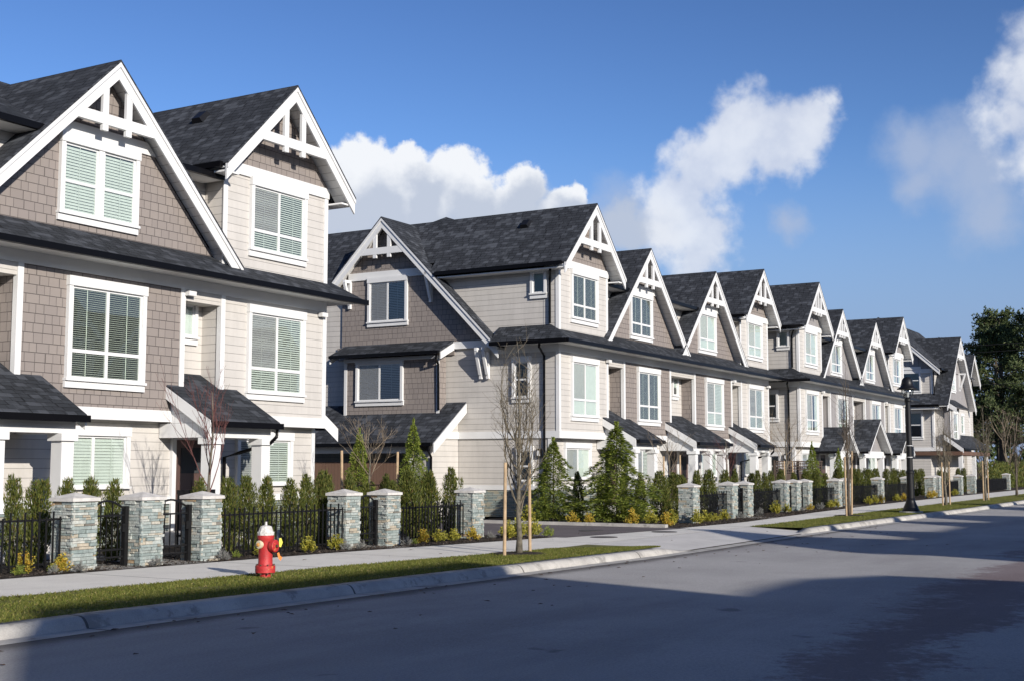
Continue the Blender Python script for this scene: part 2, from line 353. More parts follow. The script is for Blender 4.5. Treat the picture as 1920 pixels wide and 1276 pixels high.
# ------------------------------------------------------------------ mesh helpers
class MB:
    def __init__(s): s.v, s.f = [], []
    def add(s, vs, fs):
        o = len(s.v); s.v += [tuple(p) for p in vs]; s.f += [tuple(i + o for i in f) for f in fs]; return s
    def box(s, x0, x1, y0, y1, z0, z1):
        return s.add([(x0, y0, z0), (x1, y0, z0), (x1, y1, z0), (x0, y1, z0), (x0, y0, z1), (x1, y0, z1), (x1, y1, z1), (x0, y1, z1)],
                     [(0, 3, 2, 1), (4, 5, 6, 7), (0, 1, 5, 4), (1, 2, 6, 5), (2, 3, 7, 6), (3, 0, 4, 7)])
    def hexa(s, p):                     # eight points: bottom ring, top ring
        return s.add(p, [(0, 3, 2, 1), (4, 5, 6, 7), (0, 1, 5, 4), (1, 2, 6, 5), (2, 3, 7, 6), (3, 0, 4, 7)])
    def quad(s, *p): return s.add(p, [tuple(range(len(p)))])
    def prism(s, poly, fn, d0, d1):     # poly of (a,z), fn(a,d,z) -> xyz
        k = len(poly)
        return s.add([fn(a, d0, z) for a, z in poly] + [fn(a, d1, z) for a, z in poly],
                     [tuple(range(k)), tuple(range(2 * k - 1, k - 1, -1))] + [(i, i + k, (i + 1) % k + k, (i + 1) % k) for i in range(k)])
    def tube(s, pts, rad, n=6, cap=True):
        o = len(s.v); pts = [Vector(p) for p in pts]
        if not isinstance(rad, (list, tuple)): rad = [rad] * len(pts)
        for i, p in enumerate(pts):
            d = (pts[min(i + 1, len(pts) - 1)] - pts[max(i - 1, 0)]).normalized()
            a = d.cross(Vector((0, 0, 1)) if abs(d.z) < .95 else Vector((1, 0, 0))).normalized(); b_ = d.cross(a)
            for k in range(n):
                q = p + (a * math.cos(2 * math.pi * k / n) + b_ * math.sin(2 * math.pi * k / n)) * rad[i]; s.v.append(tuple(q))
        for i in range(len(pts) - 1):
            for k in range(n):
                s.f.append((o + i * n + k, o + i * n + (k + 1) % n, o + (i + 1) * n + (k + 1) % n, o + (i + 1) * n + k))
        if cap: s.f.append(tuple(o + k for k in range(n))[::-1]); s.f.append(tuple(o + (len(pts) - 1) * n + k for k in range(n)))
        return s
    def lathe(s, prof, n=20, fn=lambda x, y, z: (x, y, z)):
        o = len(s.v)
        for r, z in prof:
            for k in range(n): s.v.append(fn(r * math.cos(2 * math.pi * k / n), r * math.sin(2 * math.pi * k / n), z))
        for i in range(len(prof) - 1):
            for k in range(n): s.f.append((o + i * n + k, o + i * n + (k + 1) % n, o + (i + 1) * n + (k + 1) % n, o + (i + 1) * n + k))
        s.f.append(tuple(o + k for k in range(n))[::-1]); s.f.append(tuple(o + (len(prof) - 1) * n + k for k in range(n)))
        return s
    def mesh(s, name, mat, smooth=False, fix=True):
        me = bpy.data.meshes.new(name); me.from_pydata(s.v, [], s.f)
        if fix:
            bm = bmesh.new(); bm.from_mesh(me); bmesh.ops.recalc_face_normals(bm, faces=bm.faces); bm.to_mesh(me); bm.free()
        if smooth:
            for p in me.polygons: p.use_smooth = True
        me.materials.append(MATS[mat]); return me
    def build(s, name, mat, parent=None, loc=None, smooth=False, fix=True):
        return place(name, s.mesh(name, mat, smooth, fix), parent, loc)
def place(name, me, parent=None, loc=None, rz=0, scale=None):
    o = bpy.data.objects.new(name, me); COL.objects.link(o)
    if parent: o.parent = parent
    if loc: o.location = loc
    if rz: o.rotation_euler.z = rz
    if scale: o.scale = scale
    return o
def empty(name, loc, rz=0):
    o = bpy.data.objects.new(name, None); COL.objects.link(o); o.location = loc; o.rotation_euler.z = rz; o.empty_display_size = .3; return o
def tag(o, label=None, cat=None, group=None, kind=None):
    for k, v in (('label', label), ('category', cat), ('group', group), ('kind', kind)):
        if v: o[k] = v
    return o
def box(x0, x1, y0, y1, z0, z1): return MB().box(x0, x1, y0, y1, z0, z1)
def pieces(name, mat, parent, boxes):
    for q in boxes: box(*q).build(name, mat, parent)
def copy_tree(o, parent=None):
    c_ = o.copy(); COL.objects.link(c_); c_.parent = parent
    for ch in list(o.children): copy_tree(ch, c_)
    return c_
def lerp_table(tab, x):
    if x <= tab[0][0]: return tab[0][1]
    for (a, b_), (c_, d) in zip(tab, tab[1:]):
        if x <= c_: return b_ + (d - b_) * (x - a) / (c_ - a)
    return tab[-1][1]
def G(x): return lerp_table([(10, 0), (24, -.11)], x)            # the street falls a little to the right
YK = lambda x: lerp_table([(-30, 10.5), (15, 10.45), (25, 10.4), (33, 10.4), (43, 10.15), (55, 9.85), (150, 9.8)], x)
SF = lambda x: lerp_table([(-30, 13.3), (10, 13.2), (17, 13.1), (22, 12.65), (26, 12.7), (33, 12.5), (39, 12.5), (52, 12.65), (150, 12.8)], x)
SB = lambda x: lerp_table([(-30, 15.4), (17, 15.45), (20, 15.42), (24.3, 15.05), (27, 14.6), (31, 14.3), (33, 13.8), (37, 13.6), (46, 14.2), (57, 14.7), (75, 15.0), (150, 15.3)], x)
def strip(name, mat, lo, hi, x0, x1, dz0, dz1=None, step=1.5, parent=None):
    b_ = MB(); k = max(2, int((x1 - x0) / step)); vs = []
    for i in range(k + 1):
        x = x0 + (x1 - x0) * i / k
        vs += [(x, lo(x), G(x) + dz0), (x, hi(x), G(x) + (dz0 if dz1 is None else dz1))]
    b_.add(vs, [(2 * i, 2 * i + 2, 2 * i + 3, 2 * i + 1) for i in range(k)])
    return b_.build(name, mat, parent, fix=False)

# ------------------------------------------------------------------ ground, road, pavement
def build_ground():
    tag(MB().quad((-900, -900, -.30), (1500, -900, -.30), (1500, 1500, -.30), (-900, 1500, -.30)).build('ground', 'soil', fix=False), kind='structure')
    tag(strip('road', 'asphalt', lambda x: -7.5, YK, -60, 260, 0), kind='structure')
    tag(strip('gutter_strip', 'kerb_concrete', YK, lambda x: YK(x) + .34, -60, 260, .004), kind='structure')
    # kerb with a sloping face and rounded shoulder, dropped at the driveway
    for nm, x0, x1 in (('kerb', -60, 26.0), ('kerb', 33.6, 260)):
        b_ = MB(); k = int((x1 - x0) / .5); prof = [(.30, 0.0), (.33, .055), (.36, .09), (.39, .112), (.44, .125), (.60, .13), (.62, -.05)]
        for i in range(k + 1):
            x = x0 + (x1 - x0) * i / k
            e = min(1, max(0, (x1 - x) / 1.6)) if x1 < 100 else min(1, max(0, (x - x0) / 1.2))
            e = e * e * (3 - 2 * e)
            for y, z in prof: b_.v.append((x, YK(x) + y, G(x) + max(z * e, .012 if z > 0 else z)))
        q = len(prof)
        for i in range(k):
            for j in range(q - 1): b_.f.append((i * q + j, (i + 1) * q + j, (i + 1) * q + j + 1, i * q + j + 1))
        tag(b_.build(nm, 'kerb_concrete', smooth=True, fix=False), kind='structure')
    tag(strip('pavement', 'sidewalk', SF, SB, -60, 150, .13), kind='structure')
    tag(strip('driveway_apron', 'apron_concrete', lambda x: YK(x) + .34, lambda x: SF(x) + .02, 23.0, 36.0, .02, .126), kind='structure')
    # grass verges
    tag(strip('verge', 'grass_base', lambda x: YK(x) + .58, SF, -60, 24.9, .128), kind='structure')
    tag(strip('verge', 'grass_base', lambda x: YK(x) + .58, SF, 34.6, 150, .128), kind='structure')
    # planting beds and the ground by the houses
    tag(strip('planting_bed', 'mulch', SB, lambda x: 21, -60, 27.0, .136), kind='structure')
    tag(strip('planting_bed', 'mulch', SB, lambda x: 21.5, 32.75, 150, .136), kind='structure')
    tag(MB().quad((27.0, 14.3, G(30) + .134), (32.7, 13.6, G(30) + .134), (32.7, 60, G(30) + .134), (25.0, 60, G(30) + .134), (25, 21, G(30) + .134), (27, 21, G(30) + .134)).build('driveway', 'drive_asphalt', fix=False), kind='structure')
    tag(MB().quad((81, 21, G(30) + .1), (91, 21, G(30) + .1), (91, 60, G(30) + .1), (81, 60, G(30) + .1)).build('driveway', 'drive_asphalt', fix=False), kind='structure')
    tag(box(32.6, 32.8, 14.2, 40, G(30) - .05, G(30) + .22).build('driveway_kerb', 'kerb_concrete'), kind='structure')
    # gravel paths to the gates
    for x0, x1 in ((14.1, 14.95), (15.5, 16.4), (21.4, 21.95), (39.9, 41.0), (54.0, 54.6)):
        tag(MB().quad((x0, SB(x0) - .01, G(x0) + .142), (x1, SB(x1) - .01, G(x1) + .142), (x1, 19.5, G(x1) + .142), (x0, 19.5, G(x0) + .142)).build('path', 'gravel', fix=False), kind='structure')
    # the far side of the street, behind the camera
    tag(strip('pavement', 'sidewalk', lambda x: -12, lambda x: -7.9, -60, 150, .1), kind='structure')
    tag(strip('kerb', 'kerb_concrete', lambda x: -7.9, lambda x: -7.5, -60, 150, .1, .004), kind='structure')
    tag(MB().lathe([(.001, 0), (.42, 0), (.55, -.012)], 20).build('soil', 'mulch', None, (21.3, 12.33, G(21.3) + .15)), kind='structure')
    tag(MB().lathe([(.001, 0), (.42, 0), (.55, -.012)], 20).build('soil', 'mulch', None, (43.9, 12.25, G(44) + .15)), kind='structure')
    # flat dark discs on the driveway and pavement
    for x, y, lab in ((30.1, 15.2, 'round dark disc in the driveway asphalt, farthest from the road'), (27.6, 13.6, 'round dark disc in the pavement by the driveway, nearest the small tree'), (30.6, 13.35, 'round dark disc in the pavement, right of the other two')):
        tag(MB().lathe([(.001, 0), (.33, 0), (.33, .008), (.001, .008)], 24).build('dark_disc', 'disc_dark', None, (x, y, G(x) + (.136 if y > 14.4 else .132))), lab, 'manhole cover', 'dark discs by the driveway')
build_ground()

def scatter_grass():
    rnd = random.Random(3); b_ = MB(); v, f = b_.v, b_.f
    def blades(x0, x1, dens):
        for i in range(int((x1 - x0) * 2.2 * dens)):
            x = x0 + rnd.random() * (x1 - x0); lo, hi = YK(x) + .60, SF(x) + .03
            if x > 22.9 and x < 25.2 and rnd.random() < 0: continue
            y = lo + rnd.random() * (hi - lo)
            if x > 23.2 and x < 25: hi = lo + (hi - lo) * max(.05, (25.2 - x) / 2.0); y = lo + rnd.random() * (hi - lo)
            if math.hypot(x - 21.3, y - 12.33) < .45 or math.hypot(x - 43.9, y - 12.25) < .45: continue
            if rnd.random() < .7 and math.sin(x * 2.1) * math.sin(y * 4.3 + x) + .5 * math.sin(x * 5.7 + y * 3) > .75: continue
            h = rnd.uniform(.012, .036); a = rnd.random() * 6.28; w = rnd.uniform(.005, .011); lx, ly = rnd.gauss(0, .02), rnd.gauss(0, .02)
            z = G(x) + .126; o = len(v)
            v.append((x - w * math.cos(a), y - w * math.sin(a), z)); v.append((x + w * math.cos(a), y + w * math.sin(a), z)); v.append((x + lx, y + ly, z + h)); f.append((o, o + 1, o + 2))
    blades(8, 25, 1900); blades(34.6, 60, 700); blades(60, 90, 250)
    tag(b_.build('grass', 'grass_blade', fix=False), 'short mown grass on the verge between kerb and pavement', 'grass', kind='stuff')
    b_ = MB(); v, f = b_.v, b_.f
    for i in range(9000):
        x = rnd.uniform(10, 52)
        if 26.9 < x < 32.9: continue
        y = SB(x) + .03 + (rnd.random() ** 1.6) * 2.2; z = G(x) + .145; s_ = rnd.uniform(.015, .04); a = rnd.random() * 6.28
        o = len(v); c_, d = math.cos(a) * s_, math.sin(a) * s_; q = rnd.uniform(-.02, .03)
        v += [(x - c_, y - d, z), (x + d * .4, y - c_ * .4, z + q), (x + c_, y + d, z + abs(q)), (x - d * .4, y + c_ * .4, z + .01)]; f.append((o, o + 1, o + 2, o + 3))
    tag(b_.build('bark_mulch', 'mulch_chip', fix=False), 'dark bark chips covering the planting beds', 'mulch', kind='stuff')
    b_ = MB(); v, f = b_.v, b_.f
    for i in range(150):
        x = rnd.uniform(7, 40); y = YK(x) - abs(rnd.gauss(0, 1.6)) * (1 if i % 3 else .15) if i % 5 else rnd.uniform(10.9, 15)
        z = G(x) + (.008 if y < YK(x) else .15); s_ = rnd.uniform(.02, .06); a = rnd.random() * 6.28; o = len(v); c_, d = math.cos(a) * s_, math.sin(a) * s_
        v += [(x - c_, y - d, z), (x + d * .5, y - c_ * .5, z + .012), (x + c_, y + d, z + .004), (x - d * .5, y + c_ * .5, z + .01)]; f.append((o, o + 1, o + 2, o + 3))
    tag(b_.build('leaf_litter', 'litter_leaf', fix=False), 'dry brown leaves scattered along the road and kerb', 'leaf litter', kind='stuff')
scatter_grass()

# ------------------------------------------------------------------ windows
WC = {}
def cached(key, fn):
    if key not in WC: WC[key] = fn()
    return WC[key]
def make_window(parent, x, y, z, w, h, style='grid', blind='open', side=False, sill=True, screen=True):
    """x,y,z: bottom centre on the wall face; outward is -y (or -x for side)."""
    rz = R(-90) if side else 0
    tw, th, tb = (.10, .19, .05) if h > 1.1 else (.09, .11, .05)
    def frame():
        b_ = MB(); a = w / 2
        b_.box(-a, -a + tw, -.085, 0, tb, h - th); b_.box(a - tw, a, -.085, 0, tb, h - th)
        b_.box(-a - .012, a + .012, -.105, 0, h - th, h); b_.box(-a - .03, a + .03, -.11, 0, 0, tb)
        if style == 'pair': b_.box(-.07, .07, -.08, 0, tb, h - th)
        return b_.mesh('window', 'trim')
    def sillm():
        b_ = MB(); b_.box(-w / 2 - .02, w / 2 + .02, -.06, 0, -.135, -.004); return b_.mesh('sill', 'trim')
    def sash():
        b_ = MB(); a = w / 2 - tw; z0, z1 = tb, h - th; s_ = .045
        bays = [(-a, a)] if style != 'pair' else [(-a, -.07), (.07, a)]
        for p, q in bays:
            b_.box(p, p + s_, -.045, -.004, z0, z1); b_.box(q - s_, q, -.045, -.004, z0, z1)
            b_.box(p + s_, q - s_, -.045, -.004, z0, z0 + s_); b_.box(p + s_, q - s_, -.045, -.004, z1 - s_, z1)
            if style in ('grid', 'slide'): b_.box(-.035, .035, -.048, -.004, z0 + s_, z1 - s_)
            k = {'grid': .30, 'pair': .45, 'hung': .5, 'slide': None, 'pane': None}[style]
            if k:
                zz = z0 + (z1 - z0) * k
                if style == 'grid': b_.box(p + s_, -.035, -.047, -.004, zz - .035, zz + .035); b_.box(.035, q - s_, -.047, -.004, zz - .035, zz + .035)
                else: b_.box(p + s_, q - s_, -.047, -.004, zz - .03, zz + .03)
        return b_.mesh('sash', 'trim')
    def pane():
        a = w / 2 - tw; return MB().quad((-a + .01, -.034, tb + .01), (a - .01, -.034, tb + .01), (a - .01, -.034, h - th - .01), (-a + .01, -.034, h - th - .01)).mesh('glass_pane', 'glass', fix=False)
    def backing():
        a = w / 2 - tw; return MB().box(-a, a, -.006, -.002, tb, h - th).mesh('dark_backing', 'room_dark')  # flat panel on the wall; the room's darkness is painted as its colour
    def blinds():
        b_ = MB(); a = w / 2 - tw - .045; z0, z1 = tb + .05, h - th - .05
        if blind in ('roller', 'rollerhalf'):
            b_.quad((-a, -.012, z0 if blind == 'roller' else z0 + (z1 - z0) * .45), (a, -.012, z0 if blind == 'roller' else z0 + (z1 - z0) * .45), (a, -.012, z1), (-a, -.012, z1))
        elif blind == 'curtain':
            for p, q in ((-a, -a * .15), (a * .5, a)):
                k = 14; pts = [(p + (q - p) * i / k, -.014 + .005 * math.sin(i * 2.3)) for i in range(k + 1)]
                for (x0, y0), (x1, y1) in zip(pts, pts[1:]): b_.quad((x0, y0, z0), (x1, y1, z0), (x1, y1, z1), (x0, y0, z1))
        elif blind != 'none':
            per, wd, tl = {'closed': (.062, .062, 68), 'open': (.052, .047, 46), 'half': (.06, .05, 40), 'dark': (.042, .016, 34)}[blind]
            zz = z0 + .01; dy, dz = wd / 2 * math.cos(R(tl)), wd / 2 * math.sin(R(tl)); dy = min(dy, .011)
            while zz < z1:
                b_.quad((-a, -.018 - dy, zz - dz), (a, -.018 - dy, zz - dz), (a, -.018 + dy, zz + dz), (-a, -.018 + dy, zz + dz)); zz += per
            for xx in (-a * .6, a * .6): b_.box(xx - .008, xx + .008, -.0305, -.0295, z0, z1)
        return b_.mesh('blind', 'blind' if blind in ('closed', 'open', 'half', 'roller', 'rollerhalf') else ('curtain' if blind == 'curtain' else 'blind_cream'), fix=False)
    k = (round(w, 2), round(h, 2), style)
    o = place('window', cached(('f',) + k, frame), parent, (x, y, z), rz)
    if sill: place('sill', cached(('s', k[0]), sillm), o)
    place('sash', cached(('h',) + k, sash), o); place('glass_pane', cached(('p',) + k, pane), o); place('dark_backing', cached(('r',) + k, backing), o)
    if blind != 'none': place('blind', cached(('b', blind) + k, blinds), o)
    if screen and style in ('grid', 'slide') and blind != 'dark':
        def scr():
            a = w / 2 - tw; z0 = tb + .05 + (h - th - tb) * (.30 if style == 'grid' else 0); b_ = MB(); zz = z0
            while zz < h - th - .05: b_.box(-a + .045, -.035, -.0395, -.0385, zz, zz + .0075); zz += .018
            return b_.mesh('insect_screen', 'screen_mesh', fix=False)
        place('insect_screen', cached(('i',) + k, scr), o)
    return o

# ------------------------------------------------------------------ houses
FY = lambda a, d, z: (a, d, z)
FX = lambda a, d, z: (d, a, z)
def slabs(b_, fn, c_, za, wl_, wr_, sl, d0, d1, off, t):
    """two roof slopes, off below the apex line, t thick"""
    zl, zr = za - off - sl * wl_, za - off - sl * wr_
    for a0, z0 in ((c_ - wl_, zl), (c_ + wr_, zr)):
        zt = za - off
        b_.hexa([fn(a0, d0, z0 - t), fn(c_, d0, zt - t), fn(c_, d1, zt - t), fn(a0, d1, z0 - t), fn(a0, d0, z0), fn(c_, d0, zt), fn(c_, d1, zt), fn(a0, d1, z0)])
    return b_
def gable_roof(root, fn, c_, za, wl_, wr_, f0, b0, wall, sl=1.0, collar=None, pickets=2, roofmat='roof_steep', rake=.36, soffit=True):
    """roof slopes from f0 back to b0, with bargeboards, soffit and the collar tie of the gable"""
    sg = 1 if b0 > f0 else -1
    roof = slabs(MB(), fn, c_, za, wl_, wr_, sl, f0 - .04 * sg, b0, 0, .05).build('gable_roof', roofmat, root)
    b_ = slabs(MB(), fn, c_, za, wl_, wr_, sl, f0, f0 + .045 * sg, .052, rake)
    b_.build('bargeboard', 'trim', roof)
    slabs(MB(), fn, c_, za, wl_, wr_, sl, f0 - .036 * sg, f0, .055, .10).build('rake_moulding', 'trim', roof)
    if soffit: slabs(MB(), fn, c_, za, wl_ - .02, wr_ - .02, sl, f0 + .047 * sg, wall + .05 * sg, .13, .02).build('soffit', 'soffit_board', roof)
    if collar:
        zc, hh = collar; inner = (za - .052 - rake - zc - hh * .5) / sl + .16
        b_ = MB(); lo = zc; a0, a1 = c_ - inner - .12, c_ + inner + .12; d0, d1 = f0 + .005 * sg, f0 + .10 * sg
        b_.prism([(a0 - hh * .45, lo), (a1 + hh * .45, lo), (a1 - hh * .45, lo + hh), (a0 + hh * .45, lo + hh)], fn, f0 + .008 * sg, d1)
        b_.build('collar_beam', 'trim', roof)
        xs = [-.31, .31] if pickets == 2 else [-.42, 0, .42]
        pw = .075 if pickets == 2 else .055
        for q in xs:
            zt = za - .052 - rake - abs(q) * sl + .10
            b_ = MB(); p0, p1 = c_ + q - pw, c_ + q + pw
            b_.prism([(p0, lo + hh + .002), (p1, lo + hh + .002), (p1, zt), (p0, zt)], fn, f0 + .012 * sg, f0 + .085 * sg)
            b_.prism([(p0, lo - .13), (p1, lo - .13), (p1, lo - .002), (p0, lo - .002)], fn, f0 + .012 * sg, f0 + .085 * sg)
            b_.build('picket', 'trim', roof)
    return roof
def knee_brace(root, x, v, z, out=.42, h=1.05, side=True):
    b_ = MB(); s_ = .05
    def pt(o, zz, dv): return (x - o, v + dv, zz) if side else (x + dv, v - o, zz)
    def bar(o0, z0, o1, z1, th):
        d = Vector((o1 - o0, z1 - z0)).normalized(); nx, nz = -d.y * th, d.x * th
        b_.hexa([pt(o0 - nx, z0 - nz, -s_), pt(o0 + nx, z0 + nz, -s_), pt(o0 + nx, z0 + nz, s_), pt(o0 - nx, z0 - nz, s_), pt(o1 - nx, z1 - nz, -s_), pt(o1 + nx, z1 + nz, -s_), pt(o1 + nx, z1 + nz, s_), pt(o1 - nx, z1 - nz, s_)])
    bar(.05, z - h, .05, z, .05); bar(.10, z - .06, out, z - .06, .055); bar(.09, z - h + .15, out - .05, z - .12, .05)
    return b_.build('knee_brace', 'trim', root)
def downspout(root, pts):
    return MB().tube(pts, .042, 8).build('downspout', 'gutter', root)

def porch_shed(root, u0, u1, vt, vb, mid=False):
    """lean-to roof over an entrance with its beam and posts"""
    z0, z1 = 2.70, 3.42; d0, d1 = -1.22, 0
    sl = (z1 - z0) / (d1 - d0); zt = z1 + sl * .55
    rf = MB().hexa([(u0, d0 - .08, z0 - .05 - .05), (u1, d0 - .08, z0 - .10), (u1, d1, z1 - .05), (u0, d1, z1 - .05), (u0, d0 - .08, z0 - .05), (u1, d0 - .08, z0 - .05), (u1, d1, z1), (u0, d1, z1)])
    rf.hexa([(vt, d1 + .002, z1 - .05), (vb, d1 + .002, z1 - .05), (vb, .56, zt - .05), (vt, .56, zt - .05), (vt, d1 + .002, z1), (vb, d1 + .002, z1), (vb, .56, zt), (vt, .56, zt)])
    rf = rf.build('porch_roof', 'roof_low', root)
    MB().box(u0 + .02, u1 - .02, d0 - .21, d0 - .085, z0 - .20, z0 - .07).build('gutter', 'gutter', rf)
    for ue, s_ in ((u0, -1), (u1, 1)):
        MB().hexa([(ue - .02, d0 - .06, z0 - .34), (ue + .02, d0 - .06, z0 - .34), (ue + .02, d1 - .002, z1 - .30), (ue - .02, d1 - .002, z1 - .30), (ue - .02, d0 - .06, z0 - .052), (ue + .02, d0 - .06, z0 - .052), (ue + .02, d1 - .002, z1 - .052), (ue - .02, d1 - .002, z1 - .052)]).build('bargeboard', 'trim', rf)
    pz = 2.64
    MB().add([(u0 + .13, d0 + .12, 2.60), (u0 + .13, d1 - .002, 2.60), (u0 + .13, d1 - .002, z1 - .06), (u0 + .13, d0 + .12, z0)], [(0, 1, 2, 3)]).build('gable_infill', 'siding_white', rf, fix=False)
    MB().add([(u1 - .13, d0 + .12, 2.60), (u1 - .13, d1 - .002, 2.60), (u1 - .13, d1 - .002, z1 - .06), (u1 - .13, d0 + .12, z0)], [(0, 1, 2, 3)]).build('gable_infill', 'siding_white', rf, fix=False)
    b_ = MB(); b_.box(u0 + .1, u1 - .1, d0 + .1, d0 + .3, 2.30, 2.60); b_.box(u0 + .1, u0 + .3, d0 + .302, .28, 2.30, 2.60); b_.box(u1 - .3, u1 - .1, d0 + .302, .28, 2.30, 2.60)
    b_.build('porch_beam', 'trim', root)
    MB().box(u0 + .302, u1 - .302, d0 + .302, .28, 2.50, 2.53).build('porch_ceiling', 'soffit', root)
    posts = [u0 + .30, u1 - .30] + ([(u0 + u1) / 2] if mid else [])
    for uc in posts: porch_post(root, uc, d0 + .2)
    MB().box(u0, u1, d0 - .15, .28, .05, .32).build('porch_floor', 'cap_stone', root)
    MB().box(vt + .1, vb - .1, d0 - .55, d0 - .152, .04, .18).build('porch_step', 'cap_stone', root)
def porch_post(root, uc, vc):
    b_ = MB(); w = .14
    b_.box(uc - w, uc + w, vc - w, vc + w, 1.12, 2.16); b_.box(uc - w - .05, uc + w + .05, vc - w - .05, vc + w + .05, 2.162, 2.298)
    b_.box(uc - w - .03, uc + w + .03, vc - w - .03, vc + w + .03, .95, 1.118); b_.box(uc - w - .06, uc + w + .06, vc - w - .06, vc + w + .06, .88, .948)
    p_ = b_.build('porch_post', 'trim', root); MB().box(uc - w - .03, uc + w + .03, vc - w - .03, vc + w + .03, .321, .878).build('pedestal', 'ledger', p_)
def porch_gable(root, c_, za, hw, vb, d0=-1.15):
    sl = .72
    gable_roof(root, FY, c_, za, hw, hw, d0, .5, d0 + .5, sl, None, 0, 'roof_steep', .20)
    b_ = MB(); zt = za - .052 - .2 - .02; base = za - sl * (hw - .3)
    b_.prism([(c_ - hw + .3, base - .25), (c_ + hw - .3, base - .25), (c_, zt)], FY, d0 + .5, d0 + .56); b_.build('porch_gable_wall', 'batten', root)
    zb = za - sl * hw - .06
    MB().box(c_ - hw + .2, c_ + hw - .2, d0 + .40, d0 + .60, zb - .32, zb + .04).build('porch_beam', 'trim', root)
    pieces('gutter', 'gutter', root, [(c_ + s_ * hw - .07, c_ + s_ * hw + .07, d0 + .05, .4, zb - .10, zb + .01) for s_ in (-1, 1)])
    for s_ in (-1, 1): porch_post(root, c_ + s_ * (hw - .5), d0 + .5)
    MB().box(c_ - hw + .2, c_ + hw - .2, d0 + .2, .28, .05, .32).build('porch_floor', 'cap_stone', root)
def front_door(root, uc, v=.54, w=.92):
    d = MB().box(uc - w / 2, uc + w / 2, v - .05, v, .33, 2.27).build('front_door', 'door_brown', root)
    b_ = MB(); b_.box(uc - w / 2 - .12, uc - w / 2 - .002, v - .08, v, .33, 2.39); b_.box(uc + w / 2 + .002, uc + w / 2 + .12, v - .08, v, .33, 2.39); b_.box(uc - w / 2, uc + w / 2, v - .08, v, 2.272, 2.39); b_.build('door_frame', 'trim', d)
    b_ = MB(); b_.box(uc - .30, uc + .30, v - .062, v - .05, 1.55, 2.10); b_.build('door_light', 'room_dark', d)
    pieces('door_panel', 'door_brown', d, [(uc - .32, uc - .04, v - .06, v - .051, .5, 1.35), (uc + .04, uc + .32, v - .06, v - .051, .5, 1.35)])
    MB().tube([(uc + w / 2 - .08, v - .05, 1.2), (uc + w / 2 - .08, v - .11, 1.2), (uc + w / 2 - .2, v - .11, 1.2)], .014, 6).build('door_handle', 'black_metal', d)

